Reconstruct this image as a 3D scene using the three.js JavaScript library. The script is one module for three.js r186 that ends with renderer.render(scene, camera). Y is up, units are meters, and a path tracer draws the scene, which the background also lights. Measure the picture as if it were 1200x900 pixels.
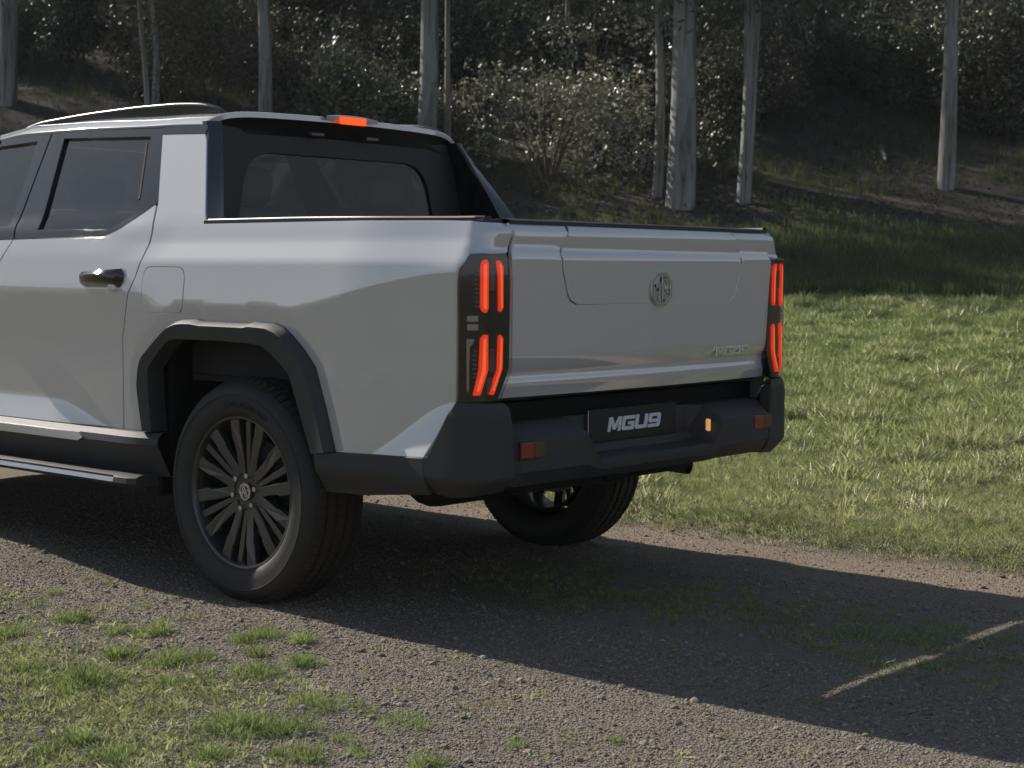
import * as THREE from 'three';
import { RoundedBoxGeometry } from 'three/addons/geometries/RoundedBoxGeometry.js';
import { mergeGeometries, toCreasedNormals } from 'three/addons/utils/BufferGeometryUtils.js';
import { TextGeometry } from 'three/addons/geometries/TextGeometry.js';
import { FontLoader } from 'three/addons/loaders/FontLoader.js';
import { ImprovedNoise } from 'three/addons/math/ImprovedNoise.js';

const rgb = (r, g, b) => new THREE.Color().setRGB(r, g, b);
// ---------------------------------------------------------------- camera, sky, sun, exposure
const scene = new THREE.Scene();
const renderer = new THREE.WebGLRenderer({ antialias: true });
renderer.setSize(1024, 768);
renderer.toneMapping = THREE.LinearToneMapping;
renderer.toneMappingExposure = 1.32;
renderer.shadowMap.enabled = true;

const EYE = new THREE.Vector3(4.523, 1.2056, 4.675);
const PSI = THREE.MathUtils.degToRad(40.925), TILT = THREE.MathUtils.degToRad(4.055), ROLL = THREE.MathUtils.degToRad(0.37);
const camera = new THREE.PerspectiveCamera(26.68, 4 / 3, 0.1, 600);
camera.position.copy(EYE);
{
  const fwd = new THREE.Vector3(-Math.sin(PSI) * Math.cos(TILT), -Math.sin(TILT), -Math.cos(PSI) * Math.cos(TILT));
  camera.up.set(0, 1, 0);
  camera.lookAt(EYE.clone().add(fwd));
  camera.rotateZ(ROLL);
}
camera.focus = 5.6;
camera.userData.fStop = 8;
scene.add(camera);

const SUN_ELEV = THREE.MathUtils.degToRad(34.5), SUN_SIDE = THREE.MathUtils.degToRad(3);   // ahead of the truck, a touch to its left
const SUN = new THREE.Vector3(-Math.cos(SUN_ELEV) * Math.cos(SUN_SIDE), Math.sin(SUN_ELEV), Math.cos(SUN_ELEV) * Math.sin(SUN_SIDE));
{ // clear, slightly milky air: pale at the horizon, deeper blue overhead, a soft aureole round the sun
  const w = 512, h = 256, d = new Float32Array(w * h * 4), v = new THREE.Vector3();
  for (let j = 0; j < h; j++) for (let i = 0; i < w; i++) {
    const el = ((j + .5) / h - .5) * Math.PI, az = ((i + .5) / w - .5) * Math.PI * 2;
    v.set(Math.cos(el) * Math.cos(az), Math.sin(el), Math.cos(el) * Math.sin(az));
    const up = Math.max(0, v.y), k = Math.pow(1 - up, 2.6), c = Math.max(0, v.dot(SUN)), glow = .07 * Math.pow(c, 6) + .3 * Math.pow(c, 40);
    const o = (j * w + i) * 4;
    d[o] = .095 + .25 * k + glow; d[o + 1] = .145 + .235 * k + glow * .96; d[o + 2] = .225 + .195 * k + glow * .86; d[o + 3] = 1;
  }
  const t = new THREE.DataTexture(d, w, h, THREE.RGBAFormat, THREE.FloatType);
  t.mapping = THREE.EquirectangularReflectionMapping; t.magFilter = t.minFilter = THREE.LinearFilter; t.colorSpace = THREE.LinearSRGBColorSpace; t.needsUpdate = true;
  scene.background = t; scene.environment = t;
  scene.fog = new THREE.FogExp2(rgb(.86, .9, .95), .0005);   // thin haze between the road and the wood
}
const sun = new THREE.DirectionalLight(new THREE.Color().setRGB(1, 0.925, 0.82), 5.0);
sun.position.copy(SUN).multiplyScalar(60);
sun.castShadow = true;
sun.shadow.mapSize.set(4096, 4096);
Object.assign(sun.shadow.camera, { left: -40, right: 40, top: 40, bottom: -40, near: 1, far: 160 });
scene.add(sun, sun.target);

// ---------------------------------------------------------------- helpers
let seed = 7;
const rnd = () => { seed = (seed * 1664525 + 1013904223) >>> 0; return seed / 4294967296; };
const rr = (a, b) => a + (b - a) * rnd();
const perlin = new ImprovedNoise();
const noise = (x, y, z = 0) => perlin.noise(x, y, z);
const fbm = (x, y, o = 4) => { let s = 0, a = .5, f = 1; for (let i = 0; i < o; i++) { s += a * noise(x * f + i * 7.3, y * f - i * 3.1, i * 1.7); a *= .5; f *= 2.03; } return s; };
const usedNames = new Map();
function numbered(n) { const k = usedNames.get(n) ?? 0; usedNames.set(n, k + 1); return k ? n + '_' + String(k).padStart(3, '0') : n; }
function shade(o) { o.traverse(q => { if (q.isMesh) { q.castShadow = true; q.receiveShadow = true; } }); return o; }
function part(name, geo, mat, parent) { const m = new THREE.Mesh(geo, mat); m.name = name; m.castShadow = m.receiveShadow = true; parent.add(m); return m; }
function thing(name, label, category, group, pos = [0, 0, 0]) {
  const g = new THREE.Group(); g.name = numbered(name); g.position.set(...pos);
  g.userData = { label, category }; if (group) g.userData.group = group; scene.add(g); return g;
}
const merge = l => mergeGeometries(l.map(g => { const q = g.index ? g.toNonIndexed() : g; for (const k of Object.keys(q.attributes)) if (!['position', 'normal', 'uv'].includes(k)) q.deleteAttribute(k); return q; }), false);
const rbox = (x0, x1, y0, y1, z0, z1, r = .006) => { const w = x1 - x0, h = y1 - y0, d = z1 - z0; const g = new RoundedBoxGeometry(w, h, d, 2, Math.min(r, w / 2.1, h / 2.1, d / 2.1)); g.translate((x0 + x1) / 2, (y0 + y1) / 2, (z0 + z1) / 2); return g; };
const V = (a) => new THREE.Vector3(a[0], a[1], a[2]);
const tube = (pts, r, seg = 24, rs = 8, closed = false) => new THREE.TubeGeometry(new THREE.CatmullRomCurve3(pts.map(V), closed, 'catmullrom', .3), seg, r, rs, closed);
function mirrorZ(geo) {
  const g = geo.index ? geo.toNonIndexed() : geo.clone();
  for (const k of ['position', 'normal']) { const a = g.attributes[k]; for (let i = 0; i < a.count; i++) a.setZ(i, -a.getZ(i)); }
  for (const k of Object.keys(g.attributes)) { const a = g.attributes[k], n = a.itemSize; for (let i = 0; i < a.count; i += 3) for (let c = 0; c < n; c++) { const t = a.array[(i + 1) * n + c]; a.array[(i + 1) * n + c] = a.array[(i + 2) * n + c]; a.array[(i + 2) * n + c] = t; } }
  return g;
}
// a curved sheet metal panel: outline (and holes) drawn on a surface fn(s, t), cut in small cells, with a turned edge of the given depth
function panel(outer, fn, { cell = .03, depth = .016, holes = [], hem = .0022, flip = false } = {}) {
  const area = p => p.reduce((s, q, i) => { const r = p[(i + 1) % p.length]; return s + q[0] * r[1] - r[0] * q[1]; }, 0);
  const out = area(outer) < 0 ? outer.slice().reverse() : outer.slice();
  const hs = holes.map(h => area(h) > 0 ? h.slice().reverse() : h.slice());
  let ring = out.slice();
  for (const h of hs) {
    let best = [1e9, 0, 0];
    ring.forEach((a, i) => h.forEach((b, j) => { const d = Math.hypot(a[0] - b[0], a[1] - b[1]); if (d < best[0]) best = [d, i, j]; }));
    const [, i, j] = best;
    ring = [...ring.slice(0, i + 1), ...h.slice(j), ...h.slice(0, j + 1), ...ring.slice(i)];
  }
  const P = [], N = [], U = [];
  const e = .0015;
  const frame = (s, t) => {
    const p = fn(s, t), a = fn(s + e, t), a0 = fn(s - e, t), b = fn(s, t + e), b0 = fn(s, t - e);
    const ds = [a[0] - a0[0], a[1] - a0[1], a[2] - a0[2]], dt = [b[0] - b0[0], b[1] - b0[1], b[2] - b0[2]];
    let n = [ds[1] * dt[2] - ds[2] * dt[1], ds[2] * dt[0] - ds[0] * dt[2], ds[0] * dt[1] - ds[1] * dt[0]];
    const l = Math.hypot(...n) * (flip ? -1 : 1); n = n.map(v => v / l);
    return { p, n, ds, dt };
  };
  const cache = new Map();
  const fr = q => { const k = Math.round(q[0] * 1e5) + '_' + Math.round(q[1] * 1e5); let f = cache.get(k); if (!f) cache.set(k, f = frame(q[0], q[1])); return f; };
  const tri = (a, b, c) => { for (const q of flip ? [a, c, b] : [a, b, c]) { const f = fr(q); P.push(...f.p); N.push(...f.n); U.push(q[0], q[1]); } };
  const clip = (poly, ax, val, keep) => {
    const r = [], n = poly.length;
    for (let i = 0; i < n; i++) {
      const a = poly[i], b = poly[(i + 1) % n], ia = keep * (a[ax] - val) >= 0, ib = keep * (b[ax] - val) >= 0;
      if (ia) r.push(a);
      if (ia !== ib) { const t = (val - a[ax]) / (b[ax] - a[ax]); const q = [a[0] + (b[0] - a[0]) * t, a[1] + (b[1] - a[1]) * t]; q[ax] = val; r.push(q); }
    }
    return r;
  };
  const s0 = Math.min(...ring.map(p => p[0])), s1 = Math.max(...ring.map(p => p[0])), t0 = Math.min(...ring.map(p => p[1])), t1 = Math.max(...ring.map(p => p[1]));
  const ns = Math.max(1, Math.ceil((s1 - s0) / cell)), nt = Math.max(1, Math.ceil((t1 - t0) / cell));
  for (let j = 0; j < nt; j++) {
    const a = t0 + (t1 - t0) * j / nt, b = t0 + (t1 - t0) * (j + 1) / nt;
    const row = clip(clip(ring, 1, a, 1), 1, b, -1);
    if (row.length < 3) continue;
    for (let i = 0; i < ns; i++) {
      const c = s0 + (s1 - s0) * i / ns, d = s0 + (s1 - s0) * (i + 1) / ns;
      let q = clip(clip(row, 0, c, 1), 0, d, -1);
      q = q.filter((p, k) => { const r = q[(k + 1) % q.length]; return Math.hypot(p[0] - r[0], p[1] - r[1]) > 1e-6; });
      if (q.length < 3 || Math.abs(area(q)) < 1e-9) continue;
      for (const f of THREE.ShapeUtils.triangulateShape(q.map(p => new THREE.Vector2(p[0], p[1])), [])) {
        const [A, B, C] = f.map(k => q[k]);
        const ar = (B[0] - A[0]) * (C[1] - A[1]) - (C[0] - A[0]) * (B[1] - A[1]);
        if (ar > 1e-10) tri(A, B, C); else if (ar < -1e-10) tri(A, C, B);
      }
    }
  }
  if (depth > 0) for (const loop of [out, ...hs]) for (let i = 0; i < loop.length; i++) {
    const A = loop[i], B = loop[(i + 1) % loop.length], len = Math.hypot(B[0] - A[0], B[1] - A[1]);
    if (len < 1e-6) continue;
    const o = [(B[1] - A[1]) / len, -(B[0] - A[0]) / len], n = Math.max(1, Math.ceil(len / cell));
    let prev = null;
    for (let k = 0; k <= n; k++) {
      const q = [A[0] + (B[0] - A[0]) * k / n, A[1] + (B[1] - A[1]) * k / n], f = fr(q);
      let L = [0, 1, 2].map(c => f.ds[c] * o[0] + f.dt[c] * o[1]); const dn = L[0] * f.n[0] + L[1] * f.n[1] + L[2] * f.n[2];
      L = L.map((v, c) => v - dn * f.n[c]); const ll = Math.hypot(...L) || 1; L = L.map(v => v / ll);
      const r0 = f.p, r1 = f.p.map((v, c) => v + L[c] * hem - f.n[c] * hem * 1.3), r2 = f.p.map((v, c) => v + L[c] * hem - f.n[c] * depth);
      const cur = [[r0, f.n], [r1, L], [r2, L]];
      if (prev) for (let m = 0; m < 2; m++) {
        const quad = [prev[m], prev[m + 1], cur[m + 1], prev[m], cur[m + 1], cur[m]];
        for (const z of flip ? [quad[0], quad[2], quad[1], quad[3], quad[5], quad[4]] : quad) { P.push(...z[0]); N.push(...z[1]); U.push(q[0], q[1]); }
      }
      prev = cur;
    }
  }
  const g = new THREE.BufferGeometry();
  g.setAttribute('position', new THREE.Float32BufferAttribute(P, 3));
  g.setAttribute('normal', new THREE.Float32BufferAttribute(N, 3));
  g.setAttribute('uv', new THREE.Float32BufferAttribute(U, 2));
  return g;
}
// skin between a row of sections (each an array of [x, y, z]); crease in radians
function loft(sections, crease = .5, close = false, capped = false) {
  const n = sections.length, m = sections[0].length, P = [], U = [];
  const put = (i, j) => { P.push(...sections[i][j % m]); U.push(j * .05, i * .05); };
  for (let i = 0; i < n - 1; i++) for (let j = 0; j < (close ? m : m - 1); j++) {
    put(i, j); put(i + 1, j); put(i + 1, j + 1); put(i, j); put(i + 1, j + 1); put(i, j + 1);
  }
  if (capped) for (const [s, f] of [[sections[0], 0], [sections[n - 1], 1]]) for (let j = 1; j < m - 1; j++) for (const k of f ? [0, j + 1, j] : [0, j, j + 1]) { P.push(...s[k]); U.push(0, 0); }
  const g = new THREE.BufferGeometry();
  g.setAttribute('position', new THREE.Float32BufferAttribute(P, 3));
  g.setAttribute('uv', new THREE.Float32BufferAttribute(U, 2));
  g.computeVertexNormals();
  return toCreasedNormals(g, crease);
}
const shape2 = pts => new THREE.Shape(pts.map(p => new THREE.Vector2(p[0], p[1])));
const extr = (pts, depth, bevel = .002, holes = []) => { const s = shape2(pts); for (const h of holes) s.holes.push(new THREE.Path(h.map(p => new THREE.Vector2(p[0], p[1])))); return new THREE.ExtrudeGeometry(s, { depth, bevelEnabled: bevel > 0, bevelThickness: bevel, bevelSize: bevel, bevelSegments: 2, curveSegments: 6 }); };
function tex(w, h, fn, srgb, repeat) {   // fn(u, v) -> [r, g, b] 0..1, tiles
  const d = new Uint8Array(w * h * 4);
  for (let j = 0; j < h; j++) for (let i = 0; i < w; i++) { const c = fn(i / w, j / h), k = (j * w + i) * 4; d[k] = 255 * c[0]; d[k + 1] = 255 * c[1]; d[k + 2] = 255 * c[2]; d[k + 3] = 255; }
  const t = new THREE.DataTexture(d, w, h, THREE.RGBAFormat); t.wrapS = t.wrapT = THREE.RepeatWrapping; t.magFilter = THREE.LinearFilter; t.minFilter = THREE.LinearMipmapLinearFilter; t.generateMipmaps = true;
  if (srgb) t.colorSpace = THREE.SRGBColorSpace; if (repeat) t.repeat.set(repeat, repeat); t.needsUpdate = true; return t;
}
// ---- body surface maths ----
const lerp=(a,b,t)=>a+(b-a)*t, clamp=(v,a=0,b=1)=>Math.min(b,Math.max(a,v)), sstep=(a,b,v)=>{const t=clamp((v-a)/(b-a));return t*t*(3-2*t);};
function poly(pts){return v=>{const n=pts.length;if(v<=pts[0][0])return pts[0][1]+(v-pts[0][0])*(pts[1][1]-pts[0][1])/(pts[1][0]-pts[0][0]);
  for(let i=1;i<n;i++)if(v<=pts[i][0]||i==n-1){const a=pts[i-1],b=pts[i];return a[1]+(b[1]-a[1])*(v-a[0])/(b[0]-a[0]);}};}
function rounded(pts,r){const f=poly(pts);return v=>{let s=0;for(let k=-3;k<=3;k++)s+=f(v+k*r/3);return s/7;};}
const doorProf=rounded([[.40,.950],[.58,.954],[.70,.958],[.90,.966],[1.12,.986],[1.25,.967],[1.355,.932],[1.40,.897],[1.76,.715]],.022);
// on the rear quarter the widest line climbs from the wheel arch to the tail lamp
const quarKnots=yb=>poly([[.40,.950],[.59,.952],[.70,.956],[yb-.12,.9735],[yb,.983],[1.226,.977],[1.30,.930],[1.36,.910],[1.40,.893],[1.76,.715]]);
const quarTab=Array.from({length:24},(_,k)=>quarKnots(1.055+.15*k/23));
function quarProf(y,x){const t=sstep(.15,1.1,x)*23,i=Math.min(22,Math.floor(t)),f=t-i,a=quarTab[i],b=quarTab[i+1];let s=0;for(let k=-3;k<=3;k++){const v=y+k*.003;s+=a(v)*(1-f)+b(v)*f;}return s/7;}
function sideZ(x,y){
  const t=sstep(-.78,-.38,x);
  let z=lerp(doorProf(y),quarProf(y,x),t);
  // the foot of the panel kicks out: along the doors, and as a wedge that grows to the tail
  const top=x<0?.585+.10*sstep(-.70,-1.15,x):.60+.19*sstep(.62,1.04,x);
  const hh=Math.max(0,top-y);z+=.34*hh*hh/(hh+.035)*(x<0?sstep(-.66,-.8,x):sstep(.6,.75,x));
  // narrows forward above the belt and a little to the tail
  z-=.045*sstep(.55,1.1,x)*1;
  return z;
}
const tailProf=rounded([[.74,-.060],[.79,-.052],[.835,-.034],[.858,-.042],[.91,-.014],[1.245,.004],[1.268,-.010],[1.322,.0],[1.338,-.004],[1.352,-.03]],.006);
const rearX=z=>1.163-.0375*Math.pow(Math.abs(z)/.85,2);
const XC=1.035, RC=.085, LC=.13;
// s runs along the flank, round the corner and across the tail
function shell(s,y,out=0){
  if(s<=XC) { const z=sideZ(s,y); return [s,y,z+out]; }
  const z0=sideZ(XC,y), a1=85*Math.PI/180, px=tailProf(y);
  if(s<=XC+LC){const a=(s-XC)/LC*a1; const r=RC+out; return [XC+r*Math.sin(a)+px*sstep(0,1,(s-XC)/LC),y,z0-RC+r*Math.cos(a)];}
  const ze=z0-RC+RC*Math.cos(a1), xe=XC+RC*Math.sin(a1), t=s-XC-LC, z=ze-t;
  return [xe+.0875*(t-t*t/(2*ze))+px+out,y,z];
}
// ================================================================ the place: ground, track, field, wooded slope
const FX = -Math.sin(PSI), FZ = -Math.cos(PSI);                                  // horizontal line of sight, for laying out the slope that faces the road
const depthOf = (x, z) => (x - EYE.x) * FX + (z - EYE.z) * FZ, sideOf = (x, z) => (x - EYE.x) * -FZ + (z - EYE.z) * FX;
const spot = (side, depth) => [EYE.x + FX * depth - FZ * side, EYE.z + FZ * depth + FX * side];
const slope = (() => { const f = rounded([[-400, 0], [10, 0], [15, .13], [18, .32], [21, .64], [24, 1.25], [26, 1.74], [28, 2.28], [34, 4.45], [45, 8.5], [60, 14.2], [90, 26], [160, 44], [400, 60]], 1.4); return f; })();
const trackEdge = x => -1.36 + .10 * noise(x * 1.1, 3.3) + .05 * noise(x * 3.7, 8.1);
const nearEdge = x => 1.62 + .25 * noise(x * .9, 13.3) + .5 * sstep(.4, 2.2, x);
function ground(x, z) {
  const d = depthOf(x, z), r = Math.hypot(x - 1, z - 1);
  let y = slope(d) + (d > 12 ? .10 * sstep(12, 20, d) * fbm(x * .35, z * .35, 3) + .5 * sstep(26, 36, d) * fbm(x * .11, z * .11, 3) : 0);
  y += .05 * sstep(-1.30, -1.85, z - .1 * noise(x * .8, 1)) * (1 - sstep(9, 14, d));                       // verge of the field
  y += .006 * fbm(x * 3, z * 3, 3) * (1 - sstep(15, 25, r));
  y += .085 * sstep(-.25, -1.5, x) * (1 - sstep(-2.2, -2.75, x)) * sstep(.35, 1.1, z);                       // hump by the near verge
  y -= .022 * Math.exp(-Math.pow((z - .83) / .16, 2)) * sstep(.2, .8, x) + .016 * Math.exp(-Math.pow((z + .83) / .16, 2)) * sstep(.1, .6, x);   // wheel ruts behind the tyres
  return y;
}
// gravel tile: packed stones, used for colour grain and relief
const GN = 1024, cells = 96;
const jit = []; for (let i = 0; i < cells * cells; i++) jit.push([rnd(), rnd(), rnd(), rnd()]);
const stoneAt = (u, v) => { const x = u * cells, y = v * cells, ix = Math.floor(x), iy = Math.floor(y); let d1 = 9, d2 = 9, id = 0; for (let a = -1; a <= 1; a++) for (let b = -1; b <= 1; b++) { const k = ((iy + b + cells) % cells) * cells + (ix + a + cells) % cells, j = jit[k]; const d = Math.hypot(ix + a + j[0] - x, iy + b + j[1] - y) / (.6 + .8 * j[3]); if (d < d1) { d2 = d1; d1 = d; id = k; } else if (d < d2) d2 = d; } return [d1, d2, jit[id][2]]; };
const field2 = new Float32Array(GN * GN * 2); for (let j = 0; j < GN; j++) for (let i = 0; i < GN; i++) { const s = stoneAt(i / GN, j / GN); field2[(j * GN + i) * 2] = clamp((s[1] - s[0]) * 1.6); field2[(j * GN + i) * 2 + 1] = s[2]; }
const look = (u, v) => { const i = Math.floor(u * GN) % GN, j = Math.floor(v * GN) % GN; return [field2[(j * GN + i) * 2], field2[(j * GN + i) * 2 + 1]]; };
const gravelMap = tex(GN, GN, (u, v) => { const [e, t] = look(u, v); const g = .62 + .30 * t + .08 * (rnd() - .5); return [g, g * (1 - .04 * t), g * (1 - .09 * t)]; }, false);
const gravelBump = tex(GN, GN, (u, v) => { const [e, t] = look(u, v); const g = Math.pow(e, .6) * (.35 + .6 * t); return [g, g, g]; }, false);
const groundMat = new THREE.MeshStandardMaterial({ vertexColors: true, map: gravelMap, bumpMap: gravelBump, bumpScale: .008, roughness: .95 });
{
  const axis = (c, fine, reach) => { const a = [0]; let s = fine, p = 0; while (p < reach) { p += s; a.push(p); if (p > 4.5) s *= 1.09; } return [...a.slice(1).reverse().map(v => c - v), c, ...a.slice(1).map(v => c + v)]; };
  const xs = axis(.8, .045, 260), zs = axis(-.3, .045, 260), nx = xs.length, nz = zs.length;
  const P = new Float32Array(nx * nz * 3), C = new Float32Array(nx * nz * 3), U = new Float32Array(nx * nz * 2), I = [];
  for (let j = 0; j < nz; j++) for (let i = 0; i < nx; i++) {
    const x = xs[i], z = zs[j], k = j * nx + i, d = depthOf(x, z); P.set([x, ground(x, z), z], k * 3); U.set([x / 1.15, z / 1.15], k * 2);
    // what lies where: gravel, pale trodden dirt by the verge, turf soil, leaf litter
    const n1 = fbm(x * 1.3, z * 1.3, 4), n2 = fbm(x * .45 + 9, z * .45, 3);
    const gravel = [.225 + .07 * n1, .192 + .06 * n1, .154 + .05 * n1], dirt = [.275 + .06 * n1, .218 + .05 * n1, .162 + .04 * n1], soil = [.085 + .04 * n1, .080 + .035 * n1, .046 + .02 * n1], litter = [.055 + .03 * n2, .046 + .025 * n2, .034 + .02 * n2];
    const mix = (a, b, t) => a.map((v, q) => v + (b[q] - v) * t);
    let c = mix(gravel, dirt, clamp(sstep(-.45, -.95, z) * .9 + n2 * .5));
    c = mix(c, soil, sstep(trackEdge(x) + .05, trackEdge(x) - .22, z + .10 * n1));
    const nearGrass = sstep(nearEdge(x), nearEdge(x) + .5, z + .5 * n1 + .2 * n2);
    c = mix(c, soil, .65 * nearGrass);
    c = mix(c, litter, sstep(24, 28, d + 2 * n2));
    C.set(c, k * 3);
  }
  for (let j = 0; j < nz - 1; j++) for (let i = 0; i < nx - 1; i++) { const a = j * nx + i; I.push(a, a + nx, a + 1, a + 1, a + nx, a + nx + 1); }
  const g = new THREE.BufferGeometry(); g.setAttribute('position', new THREE.BufferAttribute(P, 3)); g.setAttribute('color', new THREE.BufferAttribute(C, 3)); g.setAttribute('uv', new THREE.BufferAttribute(U, 2)); g.setIndex(I); g.computeVertexNormals();
  const m = part('ground', g, groundMat, scene); m.userData.kind = 'structure';
}
// ---- loose stones on the track
function instanced(name, geo, mat, list, parent, label, category) {   // list of [x, y, z, scale, yaw, tiltX, tiltZ, color, sy]
  const m = new THREE.InstancedMesh(geo, mat, list.length), o = new THREE.Object3D(), c = new THREE.Color();
  list.forEach((q, i) => { o.position.set(q[0], q[1], q[2]); o.rotation.set(q[5] ?? 0, q[4], q[6] ?? 0, 'YXZ'); o.scale.set(q[3], q[3] * (q[8] ?? 1), q[3]); o.updateMatrix(); m.setMatrixAt(i, o.matrix); if (q[7]) { c.setRGB(...q[7]); m.setColorAt(i, c); } });
  m.name = name; m.castShadow = m.receiveShadow = true; m.userData.kind = 'stuff'; if (label) { m.userData.label = label; m.userData.category = category; } parent.add(m); return m;
}
const pebble = (() => { const g = new THREE.IcosahedronGeometry(1, 0); const p = g.attributes.position; for (let i = 0; i < p.count; i++) { const v = new THREE.Vector3().fromBufferAttribute(p, i), k = 1 + .35 * noise(v.x * 1.9 + 4, v.y * 1.9, v.z * 1.9); p.setXYZ(i, v.x * k, v.y * k * .62, v.z * k * .85); } g.computeVertexNormals(); return g; })();
const inSight = (x, z, m = .06) => { const d = depthOf(x, z), l = sideOf(x, z); return d > 1.5 && Math.abs(l) < d * (.316 + m) + .25; };
{
  const L = [];
  for (let k = 0; k < 560000 && L.length < 230000; k++) {
    const d = 2.4 + 6.6 * Math.pow(rnd(), 1.1), l = rr(-1, 1) * (d * .36 + .3), [x, z] = spot(l, d);
    if (z > 3.2 || z < -1.75) continue;
    const n = fbm(x * 1.1, z * 1.1, 3), keep = Math.abs(z + .1) < .45 && x > .2 ? .12 : z < -.9 ? .25 + .3 * n : .75 + n * .8;
    if (rnd() > keep) continue;
    const big = rnd(), s = big > .9965 ? rr(.008, .015) : big > .95 ? rr(.0045, .008) : rr(.0015, .0042), t = rr(.5, 1.3), w = rr(-.02, .02);
    L.push([x, ground(x, z) + s * .25, z, s, rr(0, 6.28), rr(-.4, .4), rr(-.4, .4), [.235 * t + w, .204 * t, .167 * t - w]]);
  }
  instanced('loose_gravel', pebble, new THREE.MeshStandardMaterial({ roughness: .9 }), L, scene, 'small grey and tan stones strewn over the track', 'gravel');
}
// ---- grass
function tuft(n, h, spread, lean, w, seg = 2) {
  const P = [], N = [], I = [];
  for (let b = 0; b < n; b++) {
    const a = rr(0, 6.283), r = spread * Math.sqrt(rnd()), bx = r * Math.cos(a), bz = r * Math.sin(a), dir = a + rr(-1, 1), ln = lean * rr(.3, 1.3), hh = h * rr(.45, 1.1), tw = rr(0, 3.14), ww = w * rr(.7, 1.3), base = P.length / 3;
    const cx = Math.cos(tw), sz = Math.sin(tw);
    for (let s = 0; s <= seg; s++) { const f = s / seg, px = bx + Math.cos(dir) * ln * hh * f * f, pz = bz + Math.sin(dir) * ln * hh * f * f, py = hh * f * (1 - .25 * ln * f) - .01, q = s == seg ? 0 : ww * (1 - f * .5); const nx = -sz * .7, nz = cx * .7;
      if (s < seg) { P.push(px - cx * q, py, pz - sz * q, px + cx * q, py, pz + sz * q); N.push(nx,   .70, nz, nx,   .70, nz); } else { P.push(px, py, pz); N.push(nx,   .70, nz); } }
    for (let s = 0; s < seg - 1; s++) { const k = base + s * 2; I.push(k, k + 1, k + 2, k + 1, k + 3, k + 2); } const k = base + (seg - 1) * 2; I.push(k, k + 1, k + 2);
  }
  const g = new THREE.BufferGeometry(); g.setAttribute('position', new THREE.Float32BufferAttribute(P, 3)); g.setAttribute('normal', new THREE.Float32BufferAttribute(N, 3)); g.setIndex(I); return g;
}
const bladeMat = new THREE.MeshPhysicalMaterial({ roughness: .95, transmission: .58, thickness: 0, side: THREE.DoubleSide, specularIntensity: .6 });
const shinyBlade = new THREE.MeshStandardMaterial({ roughness: .42, side: THREE.DoubleSide });
const green = (dry, t) => { const a = [.285, .375, .105], b = [.54, .50, .30]; return a.map((v, i) => (v + (b[i] - v) * dry) * t); };
const turf = tuft(20, .046, .05, 1.1, .0020), meadow = tuft(14, .095, .06, .85, .0030, 3), tall = tuft(16, .22, .09, .6, .0045, 3), glossy = tuft(16, .10, .06, .9, .0019, 3), clumpy = tuft(26, .062, .030, .95, .0016, 3), clover = tuft(22, .034, .055, 1.5, .0042);
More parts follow.
